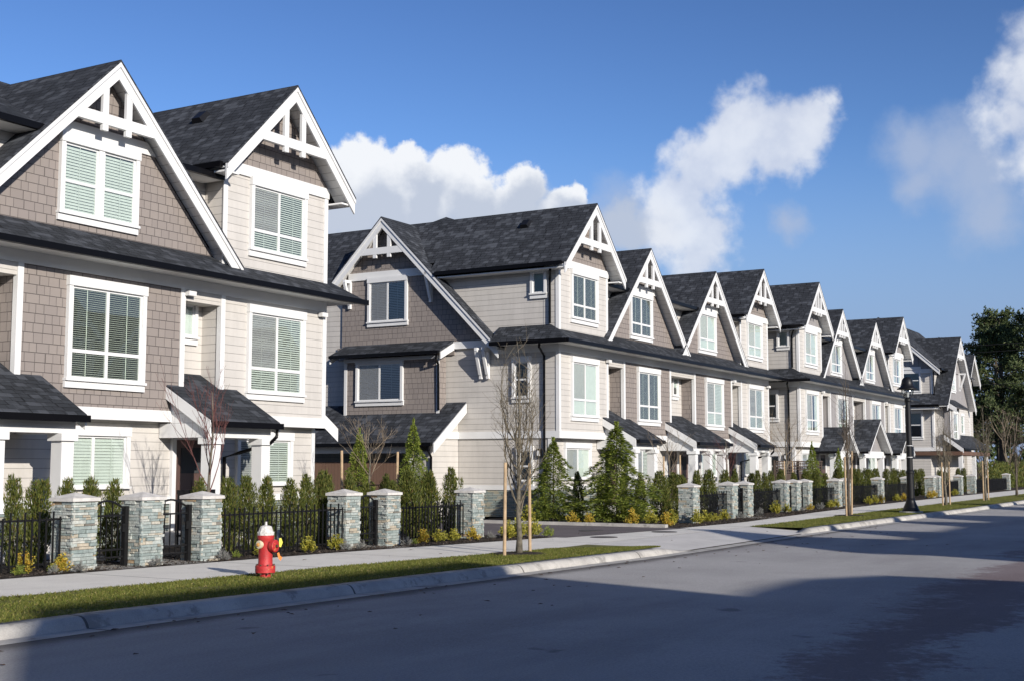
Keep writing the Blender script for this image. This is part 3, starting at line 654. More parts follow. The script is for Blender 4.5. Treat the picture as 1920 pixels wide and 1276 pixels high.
WB = 20.9
BLINDS = {}
def townhouse_block(name, loc, label, brown='shingle', porch='shed', endg=True, pairs=False, pickets=2, bl=None, rightshed=False):
    root = empty(name, loc); tag(root, label, 'townhouse')
    bl = bl or {}
    def B(k, d='closed'): return bl.get(k, d)
    bays = [(0, 3.67, 'n'), (5.0, 9.3, 'b'), (11.75, 16.05, 'b'), (17.2, WB, 'n')]
    DEP = 13.6
    # ground floor, foundation and the core of the house
    MB().box(.02, WB - .02, .30, DEP, 1.06, 2.63).build('ground_floor_wall', 'siding', root)
    MB().box(0, WB, .28, DEP + .02, 0, .90).build('stone_foundation', 'ledger', root)
    MB().box(-.03, WB + .03, .25, DEP + .05, .902, 1.058).build('water_table', 'trim', root)
    MB().box(.01, WB - .01, .57, DEP - .01, 2.632, 8.30).build('upper_wall', 'siding', root)
    for a, b2, k in bays:
        m_ = 'siding' if k == 'n' else brown
        MB().box(a, b2, 0, .568, 2.87, 5.50).build('bay_wall', m_, root)
        MB().box(a - .03, b2 + .03, -.035, .567, 2.632, 2.868).build('band_board', 'trim', root)
        for e, s_ in ((a, 1), (b2, -1)):
            x0, x1 = (e - .025, e + .11) if s_ > 0 else (e - .11, e + .025)
            bb = MB(); bb.box(x0, x1, -.026, .0 - .001, 2.869, 5.498)
            xe = (e - .025, e - .001) if s_ > 0 else (e + .001, e + .025)
            bb.box(xe[0], xe[1], 0, .10, 2.869, 5.498); bb.build('corner_board', 'trim', root)
    for a, b2 in ((3.70, 4.97), (9.33, 11.72), (16.08, 17.17)): box(a, b2, .0, .566, 5.26, 5.499).build('recess_header', 'siding', root)
    # ground corner trims
    pieces('corner_board', 'trim', root, [(-.005, .12, .274, .299, 1.059, 2.63), (-.005, .019, .30, .42, 1.059, 2.63), (WB - .12, WB + .005, .274, .299, 1.059, 2.63)])
    # frieze, soffit, skirt roof, gutter
    b_ = MB(); b_.box(-.02, WB + .02, -.028, .566, 5.501, 5.74); b_.box(-.03, .009, .568, 2.4, 5.501, 5.74); b_.build('frieze_board', 'trim', root)
    pieces('soffit', 'soffit', root, [(-.62, WB + .62, -.60, .56, 5.742, 5.775), (-.62, .0, .562, 2.3, 5.742, 5.775)])
    e = .66; z0, zr = 5.86, 6.40; vr = .29
    sk = MB(); T = .05
    def sl4(p, q, r, s4): sk.hexa([(p[0], p[1], p[2] - T), (q[0], q[1], q[2] - T), (r[0], r[1], r[2] - T), (s4[0], s4[1], s4[2] - T), p, q, r, s4])
    sl4((-e, -e, z0), (WB + e, -e, z0), (WB + .29, vr, zr), (-.29 + .29, vr, zr))
    sl4((-e, -e + .001, z0), (0, vr, zr), (0, 2.3, zr), (-e, 2.3, z0))
    sl4((WB + e, -e + .001, z0), (WB + e, 3, z0), (WB, 3, zr), (WB, vr, zr))
    sk = sk.build('skirt_roof', 'roof_low', root)
    pieces('gutter', 'gutter', sk, [(-e - .1, WB + e + .1, -e - .12, -e - .003, z0 - .15, z0 - .025), (-e - .12, -e - .003, -e, 2.25, z0 - .15, z0 - .025)])
    # downspout-like vents on the frieze corners
    for a in (3.6, 16.15, WB - .2): MB().box(a - .11, a + .11, -.16, -.03, 5.36, 5.46).build('eave_light', 'trim', root)
    # third floor: narrow bays
    for idx, (a, b2, k) in enumerate(bays):
        c_ = (a + b2) / 2
        if k == 'n':
            MB().box(a, b2, 0, .568, 6.0, 8.36).build('dormer_wall', 'siding', root)
            for x0, x1 in ((a - .025, a + .11), (b2 - .11, b2 + .025)): box(x0, x1, -.026, -.001, 6.1, 8.36).build('corner_board', 'trim', root)
            MB().box(a - .04, b2 + .04, -.05, .566, 8.362, 8.62).build('gable_band', 'trim', root)
            za, hw = 10.74, 2.32
            bb = MB(); bb.prism([(c_ - 1.9, 8.622), (c_ + 1.9, 8.622), (c_ + .0, 10.52)], FY, 0, .3); bb.build('gable_wall', brown, root)
            rf = gable_roof(root, FY, c_, za, hw, hw, -.52, 9.5 if idx else (4.9 if endg else 14.2), 0, 1.0, (9.18, .23), pickets)
            if endg and idx == 0:
                slabs(MB(), FY, c_, za, 1.86, hw, 1.0, 4.902, 9.2, 0, .05).build('roof_slope', 'roof_steep', rf); slabs(MB(), FY, c_, za, hw, hw, 1.0, 9.202, 14.2, 0, .05).build('roof_slope', 'roof_steep', rf)
                box(c_ - hw - .10, c_ - hw - .003, 9.4, 14.1, za - hw - .13, za - hw).build('gutter', 'gutter', rf)
            pieces('gutter', 'gutter', rf, [(c_ - hw - .10, c_ - hw - .003, -.40, 4.6 if idx == 0 else 1.2, za - hw - .13, za - hw), (c_ + hw + .003, c_ + hw + .10, -.40, 1.2, za - hw - .13, za - hw)])
            pieces('soffit', 'soffit', rf, [(c_ - hw + .02, c_ - hw + .46, -.46, 4.6, za - hw - .22, za - hw - .18), (c_ + hw - .46, c_ + hw - .02, -.46, 1.2, za - hw - .22, za - hw - .18)])
            vb = MB().hexa([(c_ - .78, 1.75, 9.98), (c_ - .52, 1.75, 10.24), (c_ - .52, 2.10, 10.24), (c_ - .78, 2.10, 9.98), (c_ - .84, 1.80, 10.08), (c_ - .60, 1.80, 10.30), (c_ - .60, 2.05, 10.30), (c_ - .84, 2.05, 10.08)])
            vb.build('roof_vent', 'black_metal', rf)
            make_window(root, c_, 0, 6.66, 2.0, 1.72, 'grid', B(('n3', idx), 'closed' if idx else 'dark'))
        else:
            hw = 3.78; za = 9.98; zb = za - hw
            bb = MB(); bb.prism([(c_ - hw + .28, 6.2), (c_ + hw - .28, 6.2), (c_, za - .20)], FY, .28, .7); bb.build('gable_wall', brown, root)
            hb = za - 8.30 - .22
            MB().prism([(c_ - hb, 8.30), (c_ + hb, 8.30), (c_ + hb - .26, 8.56), (c_ - hb + .26, 8.56)], FY, .235, .279).build('gable_band', 'trim', root)
            rf = gable_roof(root, FY, c_, za, hw, hw, -.17, 5.6, .28, 1.0, (8.56, .22), pickets)
            if pairs: make_window(root, c_ - .05, .28, 6.66, 2.05, 1.64, 'pair', B(('b3', idx)))
            else: make_window(root, c_, .28, 6.58, 2.0, 1.70, 'grid', B(('b3', idx)))
        make_window(root, c_, 0, 3.36, 2.02, 2.04, 'grid', B(('f2', idx)))
        make_window(root, c_, .30, 1.24, 1.95 if k == 'n' else 1.9, 1.26, 'slide', B(('g', idx), 'roller' if k == 'n' else 'closed'), sill=False, screen=(idx != 2))
    # main hip roof behind the gables
    ev, eu, zE, zR, vR, uR = .31, .06, 8.36, 11.05, 6.2, 2.6
    P = [(eu, ev, zE), (WB - eu, ev, zE), (WB - eu, DEP + .4, zE), (eu, DEP + .4, zE), (uR, vR, zR), (WB - uR, vR, zR)]
    hr = MB().add(P, [(0, 1, 5, 4), (1, 2, 5), (2, 3, 4, 5), (3, 0, 4), (3, 2, 1, 0)]).build('hip_roof', 'roof_low', root)
    for a, b2 in ((3.75, 5.42), (8.90, 12.18), (15.70, 17.1)):
        ea = MB().hexa([(a, -.02, 8.18), (b2, -.02, 8.18), (b2, ev, 8.32), (a, ev, 8.32), (a, -.02, 8.22), (b2, -.02, 8.22), (b2, ev + .02, 8.372), (a, ev + .02, 8.372)]).build('eave', 'roof_low', hr)
        MB().box(a, b2, -.115, -.022, 8.10, 8.23).build('gutter', 'gutter', ea); MB().box(a, b2, -.02, .568, 8.10, 8.13).build('soffit', 'soffit', ea)
    # recess windows, doors and porches
    make_window(root, 11.0, .568, 4.52, .62, .86, 'pane', 'rollerhalf')
    make_window(root, 16.74, .568, 4.52, .50, .86, 'pane', 'roller')
    front_door(root, 4.35, .299); front_door(root, 9.95, .299); front_door(root, 11.1, .299); front_door(root, 16.62, .299)
    if porch == 'shed':
        porch_shed(root, 3.25, 5.5, 3.70, 4.97); porch_shed(root, 8.75, 12.35, 9.33, 11.72, True); porch_shed(root, 15.6, 17.75, 16.08, 17.17)
        downspout(root, [(17.6, -1.35, 2.52), (17.6, -1.33, 2.34), (17.55, -1.2, 2.20), (17.62, -.25, 2.0), (17.62, .2, 1.9), (17.62, .22, .3)])
    else:
        porch_gable(root, 4.33, 3.67, 1.65, .0); porch_gable(root, 10.5, 4.25, 2.4, .0); porch_gable(root, 16.65, 3.67, 1.65, .0)
    # left end wall
    make_window(root, 0, .74, 7.42, .62, .86, 'pane', 'roller', True)
    make_window(root, 0, 1.40, 3.96, .72, 1.42, 'hung', 'open', True)
    make_window(root, .02, 1.28, 1.16, .62, 1.22, 'hung', 'open', True)
    MB().box(-.035, .009, .569, DEP, 2.632, 2.868).build('band_board', 'trim', root)
    pieces('corner_board', 'trim', root, [(-.025, -.001, .0, .10, 6.2, 8.36)])
    wl2 = MB().box(-.10, .018, .64, .80, 2.0, 2.28).build('wall_lamp', 'black_metal', root); MB().box(-.125, -.101, .67, .77, 2.04, 2.22).build('lamp_shade', 'trim', wl2)
    downspout(root, [(-.38, .10, 8.26), (-.36, .12, 8.16), (-.06, .30, 7.95), (-.06, .30, 6.42)])
    downspout(root, [(-.70, .35, 5.70), (-.66, .38, 5.60), (-.06, .52, 5.36), (-.06, .52, .30)])
    if endg:
        c_, za = 6.95, 10.62
        MB().prism([(2.55, 6.0), (9.0, 6.0), (9.0, 8.35), (c_, za - .2), (2.55, 6.02)], FX, -.06, .3).build('end_gable_wall', brown, root)
        MB().box(-.061, .3, 4.1, 9.2, 5.55, 5.999).build('end_wall_infill', brown, root)
        MB().prism([(c_ - 1.9, 8.42), (c_ + 1.75, 8.42), (c_ + 1.75, 8.70), (c_ - 1.62, 8.70)], FX, -.11, -.062).build('gable_band', 'trim', root)
        MB().box(-.11, -.031, 2.3, 4.1, 5.742, 5.99).build('band_board', 'trim', root)
        rf = gable_roof(root, FX, c_, za, 4.88, 2.45, -.48, 3.4, -.06, 1.0, (9.26, .24), 2)
        for v, z in ((5.05, 8.48), (8.62, 8.45)): knee_brace(root, -.06, v, z)
        for v in (2.70, 2.98): knee_brace(root, -.03, v, 5.72)
        make_window(root, -.06, 6.93, 6.82, 1.75, 1.66, 'slide', 'half', True)
        MB().box(-.55, -.062, 4.43, 8.42, 3.3, 5.52).build('bay_wall', brown, root)
        pieces('corner_board', 'trim', root, [(-.575, -.551, v - .06, v + .06, 3.3, 5.52) for v in (4.43, 8.42)])
        make_window(root, -.55, 6.9, 3.96, 2.05, 1.56, 'slide', 'half', True)
        mr = MB().hexa([(-.95, 4.1, 5.60), (-.062, 4.1, 5.98), (-.062, 8.85, 5.98), (-.95, 8.85, 5.60), (-.95, 4.1, 5.66), (-.062, 4.1, 6.06), (-.062, 8.85, 6.06), (-.95, 8.85, 5.66)]).build('bay_roof', 'roof_low', root)
        MB().box(-1.06, -.953, 4.12, 8.83, 5.53, 5.64).build('gutter', 'gutter', mr)
        b_ = MB()
        for v in (4.09, 8.86): b_.hexa([(-.93, v - .02, 5.35), (-.062, v - .02, 5.72), (-.062, v + .02, 5.72), (-.93, v + .02, 5.35), (-.93, v - .02, 5.59), (-.062, v - .02, 5.97), (-.062, v + .02, 5.97), (-.93, v + .02, 5.59)])
        b_.box(-.66, -.551, 4.4, 8.45, 5.40, 5.52); b_.build('bargeboard', 'trim', mr)
        lr = MB().hexa([(-2.05, 3.62, 2.44), (-.01, 3.62, 3.84), (-.01, 13, 3.84), (-2.05, 13, 2.44), (-2.05, 3.62, 2.50), (-.01, 3.62, 3.90), (-.01, 13, 3.90), (-2.05, 13, 2.50)]).build('garage_roof', 'roof_steep', root)
        MB().box(-2.16, -2.053, 3.65, 13, 2.36, 2.48).build('gutter', 'gutter', lr)
        MB().hexa([(-2.05, 3.58, 2.12), (-.04, 3.58, 3.52), (-.04, 3.618, 3.52), (-2.05, 3.618, 2.12), (-2.05, 3.58, 2.45), (-.04, 3.58, 3.85), (-.04, 3.618, 3.85), (-2.05, 3.618, 2.45)]).build('bargeboard', 'trim', lr)
        MB().prism([(-1.7, 2.2), (-.012, 2.2), (-.012, 3.7), (-1.7, 2.55)], lambda a, d, z: (a, d, z), 3.95, 4.02).build('garage_wall', 'siding', root)
        MB().box(-1.72, -.012, 3.94, 4.6, 0, 2.2).build('garage_wall', 'siding', root)
        MB().box(-1.40, -.04, 3.90, 3.938, 2.632, 2.868).build('band_board', 'trim', root)
        MB().box(-1.85, -1.60, 4.62, 13, 2.14, 2.36).build('garage_beam', 'trim', root)
        for v in (4.66, 9.4): MB().box(-1.75, -1.62, v, v + .14, 0, 2.138).build('garage_post', 'trim', root)
        MB().box(-1.45, -1.35, 4.82, 12.8, 0, 1.85).build('garage_door', 'garage_board', root)
        downspout(root, [(-2.08, 3.8, 2.36), (-2.06, 3.8, 2.2), (-1.8, 3.86, 2.0), (-1.8, 3.86, .2)])
        downspout(root, [(-1.0, 4.2, 5.5), (-.98, 4.25, 5.38), (-.62, 4.38, 5.2), (-.60, 4.38, 3.62)])
        MB().box(-.03, .03, 3.4, 3.7, 8.2, 8.3).build('flashing', 'gutter', root)
    if rightshed:
        rs = MB().hexa([(WB, .5, 3.34), (WB + 1.15, .5, 2.62), (WB + 1.15, 4, 2.62), (WB, 4, 3.34), (WB, .5, 3.40), (WB + 1.15, .5, 2.68), (WB + 1.15, 4, 2.68), (WB, 4, 3.40)]).build('side_roof', 'roof_low', root)
        MB().hexa([(WB + .02, .45, 3.02), (WB + 1.15, .45, 2.32), (WB + 1.15, .498, 2.32), (WB + .02, .498, 3.02), (WB + .02, .45, 3.36), (WB + 1.15, .45, 2.66), (WB + 1.15, .498, 2.66), (WB + .02, .498, 3.36)]).build('bargeboard', 'trim', rs)
    return root

b1 = townhouse_block('townhouse_block', (4.1, 20, 0), 'nearest townhouse block, taupe shingle gables, its left part cut by the photo edge', pairs=True, rightshed=True, endg=False,
    bl={('n3', 3): 'open', ('f2', 3): 'open', ('b3', 2): 'closed', ('f2', 2): 'dark', ('g', 2): 'closed', ('g', 3): 'open'})
b2 = townhouse_block('townhouse_block', (37.3, 20, 0), 'second townhouse block, brown shingle end gable over a garage beside the driveway', 
    bl={('n3', 0): 'dark', ('f2', 0): 'roller', ('b3', 1): 'dark', ('f2', 1): 'dark', ('b3', 2): 'roller', ('f2', 2): 'closed', ('n3', 3): 'roller', ('f2', 3): 'open', ('g', 1): 'open'})
b3 = townhouse_block('townhouse_block', (59.95, 19.05, 0), 'third townhouse block, grey board and batten bays and small gabled porches', brown='batten', porch='gable', endg=False, pickets=3,
    bl={('n3', 0): 'roller', ('f2', 0): 'curtain', ('b3', 1): 'curtain', ('f2', 1): 'curtain', ('b3', 2): 'curtain', ('f2', 2): 'curtain', ('n3', 3): 'curtain', ('f2', 3): 'curtain'})
# the houses across the street (behind the camera): their roofs throw the shade on the road
for x, y in ((37.8, -15.0), (66.0, -15.2)):
    o = copy_tree(b2); o.location = (x, y, 0); o.rotation_euler.z = math.pi
    o['label'] = 'townhouse block across the street, outside the photo'; o['group'] = 'townhouses across the street'
def opposite_house(x0, xm, x1, y, ez=7.55):
    """hip roofed house with a tall gable-ended part"""
    root = empty('house', (x1, y, 0), math.pi); L = x1 - x0; D = 11.0; m_ = x1 - xm
    tag(root, 'house across the street, outside the photo', 'house', 'houses across the street')
    box(0, L, 0, D, 0, ez - .1).build('wall', 'siding', root); box(-.04, L + .04, -.04, D + .04, 2.6, 2.85).build('band_board', 'trim', root)
    rz_ = ez + 2.7; P = [(-.6, -.6, ez), (m_, -.6, ez), (m_, D + .6, ez), (-.6, D + .6, ez), (4.4, D / 2, rz_), (m_ - 1, D / 2, rz_)]
    MB().add(P, [(0, 1, 5, 4), (1, 2, 5), (2, 3, 4, 5), (3, 0, 4), (3, 2, 1, 0)]).build('hip_roof', 'roof_low', root)
    MB().prism([(-.1, 0), (8.1, 0), (8.1, 8.0), (4.0, 11.6), (-.1, 8.0)], FX, m_, L).build('tall_wall', 'shingle', root)
    gable_roof(root, FX, 4.0, 11.95, 4.5, 4.5, L + .3, m_ - .3, L, .92, None, 0)
    for u in (2.2, 5.4, 9.4, 12.8):
        v = -.101 if u > m_ else 0
        make_window(root, u, v, 6.0, 1.9, 1.4, 'grid', 'closed'); make_window(root, u, v, 3.3, 2, 2.0, 'grid', 'open'); make_window(root, u, v, .7, 1.9, 1.7, 'slide', 'closed')
    front_door(root, 7.4, 0)
opposite_house(-5.0, 3.3, 11.2, -15.0)
opposite_house(-26, -16, -8.4, -15.0)

def far_block():
    Z = .15
    root = empty('townhouse_block', (91.3, 19.5, Z)); tag(root, 'farthest townhouse block, one huge gable to the street, in front of the dark pines', 'townhouse')
    box(0, 11.5, 0, 12, 2.85, 8.3).build('upper_wall', 'siding', root); box(0, 11.5, .3, 12, 0, 2.6).build('ground_floor_wall', 'siding', root)
    box(-.04, 11.54, -.04, 12.04, 2.602, 2.848).build('band_board', 'trim', root)
    pieces('corner_board', 'trim', root, [(-.025, .13, -.025, -.001, 2.85, 8.3), (-.05, -.026, 0, .13, 2.85, 8.3)])
    # ridge along the street with a gable to the left
    gable_roof(root, FX, 3.5, 12.0, 4.1, 4.1, -.6, 12.0, 0, .92, (10.1, .24), 2)
    MB().prism([(.05, 8.3), (6.95, 8.3), (3.5, 11.7)], FX, 0, .2).build('end_gable_wall', 'batten', root)
    box(-.055, -.001, .14, 7, 8.0, 8.3).build('gable_band', 'trim', root); box(-.55, 3.0, -.72, -.60, 8.16, 8.3).build('gutter', 'gutter', root)
    # huge street gable standing forward of the wall
    c_ = 4.2
    MB().prism([(c_ - 4.2, 5.75), (c_ + 4.7, 5.75), (c_ + 4.7, 5.9), (c_, 10.4), (c_ - 4.2, 6.2)], FY, -.6, -.002).build('gable_wall', 'batten', root)
    gable_roof(root, FY, c_, 10.8, 5.05, 5.05, -1.12, 6, -.6, 1.0, (9.25, .26), 3)
    knee_brace(root, c_ + 1.6, -.6, 8.3, .5, 1.3, False)
    gable_roof(root, FY, 12.6, 10.2, 2.2, 2.2, -.5, 6, 0, 1.0, None, 0); box(11.6, 14.4, .1, 8, 0, 8.2).build('rear_wing_wall', 'siding', root)
    make_window(root, c_ - .6, -.6, 6.9, 1.5, 1.6, 'grid', 'roller')
    sk = MB().hexa([(-.75, -.5, 5.74), (-.06, -.5, 6.25), (-.06, 9, 6.25), (-.75, 9, 5.74), (-.75, -.5, 5.80), (-.06, -.5, 6.31), (-.06, 9, 6.31), (-.75, 9, 5.80)]).build('skirt_roof', 'roof_low', root)
    box(-.87, -.753, -.5, 9, 5.64, 5.78).build('gutter', 'gutter', sk); box(-.7, -.056, -.4, 9, 5.46, 5.62).build('soffit', 'trim', sk)
    make_window(root, 0, 1.55, 6.7, 1.5, 1.75, 'hung', 'roller', True); make_window(root, 0, 1.5, 3.5, 1.5, 1.95, 'hung', 'rollerhalf', True)
    # second floor below it, with a bay under its own roof
    box(.3, 9.6, -.55, -.002, 2.85, 5.7).build('street_wall', 'siding', root); box(.26, 9.64, -.6, -.042, 2.6, 2.848).build('band_board', 'trim', root)
    box(.35, 3.4, -1.0, -.552, 3.0, 5.6).build('bay_wall', 'batten', root); make_window(root, 1.9, -1.0, 3.4, 1.6, 2.0, 'grid', 'curtain')
    pieces('corner_board', 'trim', root, [(.32, .46, -1.025, -1.001, 3, 5.6), (3.29, 3.43, -1.025, -1.001, 3, 5.6), (9.45, 9.63, -.58, -.551, 2.85, 5.7)])
    make_window(root, 6.6, -.55, 3.9, 1.2, 1.5, 'hung', 'roller')
    mr = MB().hexa([(-.1, -1.55, 5.55), (4.2, -1.55, 5.55), (4.2, -.61, 6.2), (-.1, -.61, 6.2), (-.1, -1.55, 5.61), (4.2, -1.55, 5.61), (4.2, -.61, 6.26), (-.1, -.61, 6.26)]).build('bay_roof', 'roof_low', root)
    MB().hexa([(-.15, -1.55, 5.2), (-.1, -1.55, 5.2), (-.1, -.61, 5.85), (-.15, -.61, 5.85), (-.15, -1.55, 5.54), (-.1, -1.55, 5.54), (-.1, -.61, 6.19), (-.15, -.61, 6.19)]).build('bargeboard', 'trim', mr)
    pr = MB().hexa([(.0, -1.9, 2.75), (10.2, -1.9, 2.75), (10.2, -.61, 3.75), (.0, -.61, 3.75), (.0, -1.9, 2.81), (10.2, -1.9, 2.81), (10.2, -.61, 3.81), (.0, -.61, 3.81)]).build('porch_roof', 'roof_low', root)
    box(.0, 10.2, -2.0, -1.903, 2.67, 2.79).build('gutter', 'gutter', pr); box(-.3, 10, -1.85, .28, 2.30, 2.56).build('porch_beam', 'copper_soffit', root); box(-.3, -.05, .282, 7, 2.30, 2.56).build('porch_beam', 'copper_soffit', root)
    MB().hexa([(-.06, -1.9, 2.45), (.0, -1.9, 2.45), (.0, -.61, 3.4), (-.06, -.61, 3.4), (-.06, -1.9, 2.74), (.0, -1.9, 2.74), (.0, -.61, 3.74), (-.06, -.61, 3.74)]).build('bargeboard', 'trim', pr)
    for x in (.3, 5, 9.8): box(x - .12, x + .12, -1.75, -1.5, 0, 2.298).build('porch_post', 'trim', root)
    make_window(root, 3, .3, .9, 1.4, 1.3, 'slide', 'closed', sill=False)
    downspout(root, [(-.1, -.08, 8.1), (-.1, -.08, 6.35)])
far_block()

# ------------------------------------------------------------------ stone pillars, iron fences and gates
def stone_shaft(seed, w=.46, h=1.06):
    rnd = random.Random(seed); b_ = MB()
    b_.box(.03, w - .03, .03, w - .03, 0, h)
    for side in range(4):
        z = 0.0
        while z < h - .012:
            rh = min(rnd.uniform(.032, .062), h - z); x = -.015 if rnd.random() < .5 else -.008
            while x < w - .02:
                ln = rnd.uniform(.10, .27); x1 = min(x + ln, w + rnd.uniform(-.004, .014))
                if w - x1 < .05: x1 = w + rnd.uniform(-.004, .014)
                d = rnd.uniform(-.018, .012) + (.0 if rnd.random() < .85 else -.018)
                def P(a, dd, zz):
                    return [(a, dd, zz), (w - dd, a, zz), (w - a, w - dd, zz), (dd, w - a, zz)][side]
                t0, t1 = z + .003, z + rh - .003; j = rnd.uniform(-.006, .006)
                b_.hexa([P(x + .003, d, t0), P(x1 - .003, d + j, t0), P(x1 - .003, .035, t0), P(x + .003, .035, t0), P(x + .003, d - j, t1), P(x1 - .003, d, t1), P(x1 - .003, .035, t1), P(x + .003, .035, t1)])
                x = x1
            z += rh
    return b_.mesh('shaft', 'stone', fix=True)
SHAFTS = [stone_shaft(s_) for s_ in (1, 2, 3, 4)]
cw, cc = .27, .23
capm = MB().hexa([(cc - cw, cc - cw, 1.06), (cc + cw, cc - cw, 1.06), (cc + cw, cc + cw, 1.06), (cc - cw, cc + cw, 1.06), (cc - cw, cc - cw, 1.112), (cc + cw, cc - cw, 1.112), (cc + cw, cc + cw, 1.112), (cc - cw, cc + cw, 1.112)])
capm.add([(cc - cw, cc - cw, 1.113), (cc + cw, cc - cw, 1.113), (cc + cw, cc + cw, 1.113), (cc - cw, cc + cw, 1.113), (cc, cc, 1.195)], [(0, 1, 4), (1, 2, 4), (2, 3, 4), (3, 0, 4), (3, 2, 1, 0)])
CAP = capm.mesh('cap', 'cap_stone')
PILLARS = [(13.6, 15.7, 'nearest stone pillar, right of the yellow shrubs at the left edge of the photo'),
    (14.95, 15.65, 'stone pillar between the two arched gates at the left'),
    (16.37, 15.7, 'stone pillar just left of the fence that stands behind the red hydrant'),
    (20.75, 16.0, 'stone pillar right of the hydrant, at the right end of that fence'),
    (21.95, 15.85, 'stone pillar right of the narrow gate beyond the hydrant'),
    (25.5, 15.95, 'stone pillar next to the driveway, left of the staked street tree'),
    (35.5, 14.55, 'lone stone pillar right of the driveway, right of the two spruces'),
    (39.4, 14.8, 'stone pillar left of the first gate beyond the driveway'),
    (41.0, 14.85, 'stone pillar right of the first gate beyond the driveway'),
    (45.9, 15.2, 'left one of three stone pillars set close together'),
    (47.3, 15.2, 'middle one of three stone pillars set close together'),
    (48.7, 15.2, 'right one of three stone pillars set close together'),
    (52.8, 15.2, 'stone pillar left of the staked tree by the third house block'),
    (54.4, 15.25, 'stone pillar half hidden by the staked tree by the third house block'),
    (60.1, 15.3, 'stone pillar among yellow shrubs, left of the street lamp'),
    (65.7, 15.3, 'stone pillar hidden in part by the street lamp'),
    (71.0, 15.3, 'stone pillar right of the street lamp, first of a pair'),
    (72.9, 15.4, 'stone pillar behind the staked tree right of the street lamp'),
    (78.9, 15.4, 'shaded stone pillar, left of the two beyond the lamp'),
    (83.2, 15.45, 'shaded stone pillar, right of the two beyond the lamp'),
    (97.0, 15.65, 'farthest stone pillar, in front of the hedge at the right edge')]
for i, (x, y, lab) in enumerate(PILLARS):
    r_ = tag(empty('stone_pillar', (x, y, G(x) + .13)), lab, 'stone pillar', 'stone pillars along the pavement')
    place('shaft', SHAFTS[i % 4], r_); place('cap', CAP, r_)
def picket_mesh(h): return MB().box(-.011, .011, -.011, .011, .04, h).mesh('picket', 'black_metal')
PK = [picket_mesh(.90), picket_mesh(.82)]
def iron_fence(x0, y0, x1, y1, lab):
    L = math.hypot(x1 - x0, y1 - y0); r_ = tag(empty('iron_fence', (x0, y0, G((x0 + x1) / 2) + .13), math.atan2(y1 - y0, x1 - x0)), lab, 'iron fence', 'black iron fences between the pillars')
    for z in (.10, .76): MB().box(0, L, -.014, .014, z, z + .03).build('rail', 'black_metal', r_)
    k = int(L / .128)
    for i in range(k + 1): place('picket', PK[i % 2], r_, (.04 + (L - .08) * i / k, -.026, 0))
def iron_gate(x0, x1, y, lab):
    r_ = tag(empty('iron_gate', (x0, y, G(x0) + .13)), lab, 'gate', 'arched iron gates between pillars'); w = x1 - x0
    MB().box(.0, .045, -.02, .02, .03, .92).build('gate_post', 'black_metal', r_); MB().box(w - .075, w, -.04, .04, .0, .96).build('gate_post', 'black_metal', r_)
    pts = [(.045 + (w - .12) * i / 12, 0, .92 + .13 * math.sin(math.pi * i / 12)) for i in range(13)]
    MB().tube(pts, .018, 6).build('arch', 'black_metal', r_)
    for z in (.14, .26, .80): MB().box(.045, w - .075, -.015, .015, z, z + .028).build('rail', 'black_metal', r_)
    for i in range(1, 6): MB().box(.045 + (w - .12) * i / 6 - .008, .045 + (w - .12) * i / 6 + .008, -.008, .008, .14, .80 if i % 2 else .92 + .12 * math.sin(math.pi * i / 6)).build('bar', 'black_metal', r_)
    MB().box(w - .14, w - .07, -.055, -.02, .55, .68).build('latch', 'black_metal', r_)
FENCES = [(9.5, 15.95, 13.58, 15.93, 'black iron fence at the left edge of the photo'), (16.88, 15.95, 20.7, 16.05, 'black iron fence behind the red hydrant'), (22.45, 16.1, 25.45, 16.2, 'black iron fence left of the driveway'),
    (36.0, 14.8, 39.36, 15.0, 'black iron fence right of the lone pillar by the driveway'), (41.5, 15.1, 45.86, 15.4, 'black iron fence left of the three close pillars'), (49.2, 15.4, 52.76, 15.4, 'black iron fence right of the three close pillars'),
    (54.9, 15.5, 60.06, 15.5, 'black iron fence behind yellow shrubs left of the street lamp'), (60.6, 15.5, 65.66, 15.5, 'black iron fence just left of the street lamp'), (73.4, 15.6, 78.86, 15.6, 'far black iron fence right of the street lamp'), (83.7, 15.7, 96.96, 15.85, 'farthest iron fence before the hedge')]
for fdef in FENCES: iron_fence(*fdef)
GATES = [(14.09, 14.92, 15.95, 'arched black iron gate nearest the left edge'), (15.44, 16.34, 15.95, 'arched black iron gate left of the hydrant'), (21.24, 21.92, 16.1, 'narrow black iron gate right of the hydrant'),
    (39.9, 40.97, 15.05, 'black iron gate right of the driveway'), (46.4, 47.27, 15.45, 'left iron gate of the three close pillars'), (47.8, 48.67, 15.45, 'right iron gate of the three close pillars'), (53.3, 54.36, 15.5, 'iron gate behind the staked tree by the third block')]
for gdef in GATES: iron_gate(*gdef)
# handrail by the entrance of the nearest block
r_ = tag(empty('handrail', (18.3, 18.2, .14)), 'short black iron handrail by the nearest front door', 'handrail')
MB().box(0, 1.0, -.03, .03, 1.02, 1.10).build('rail', 'black_metal', r_); MB().box(0, 1.0, -.02, .02, .2, .24).build('rail', 'black_metal', r_)
for i in range(6): MB().box(i * .19, i * .19 + .03, -.015, .015, 0, 1.02).build('bar', 'black_metal', r_)
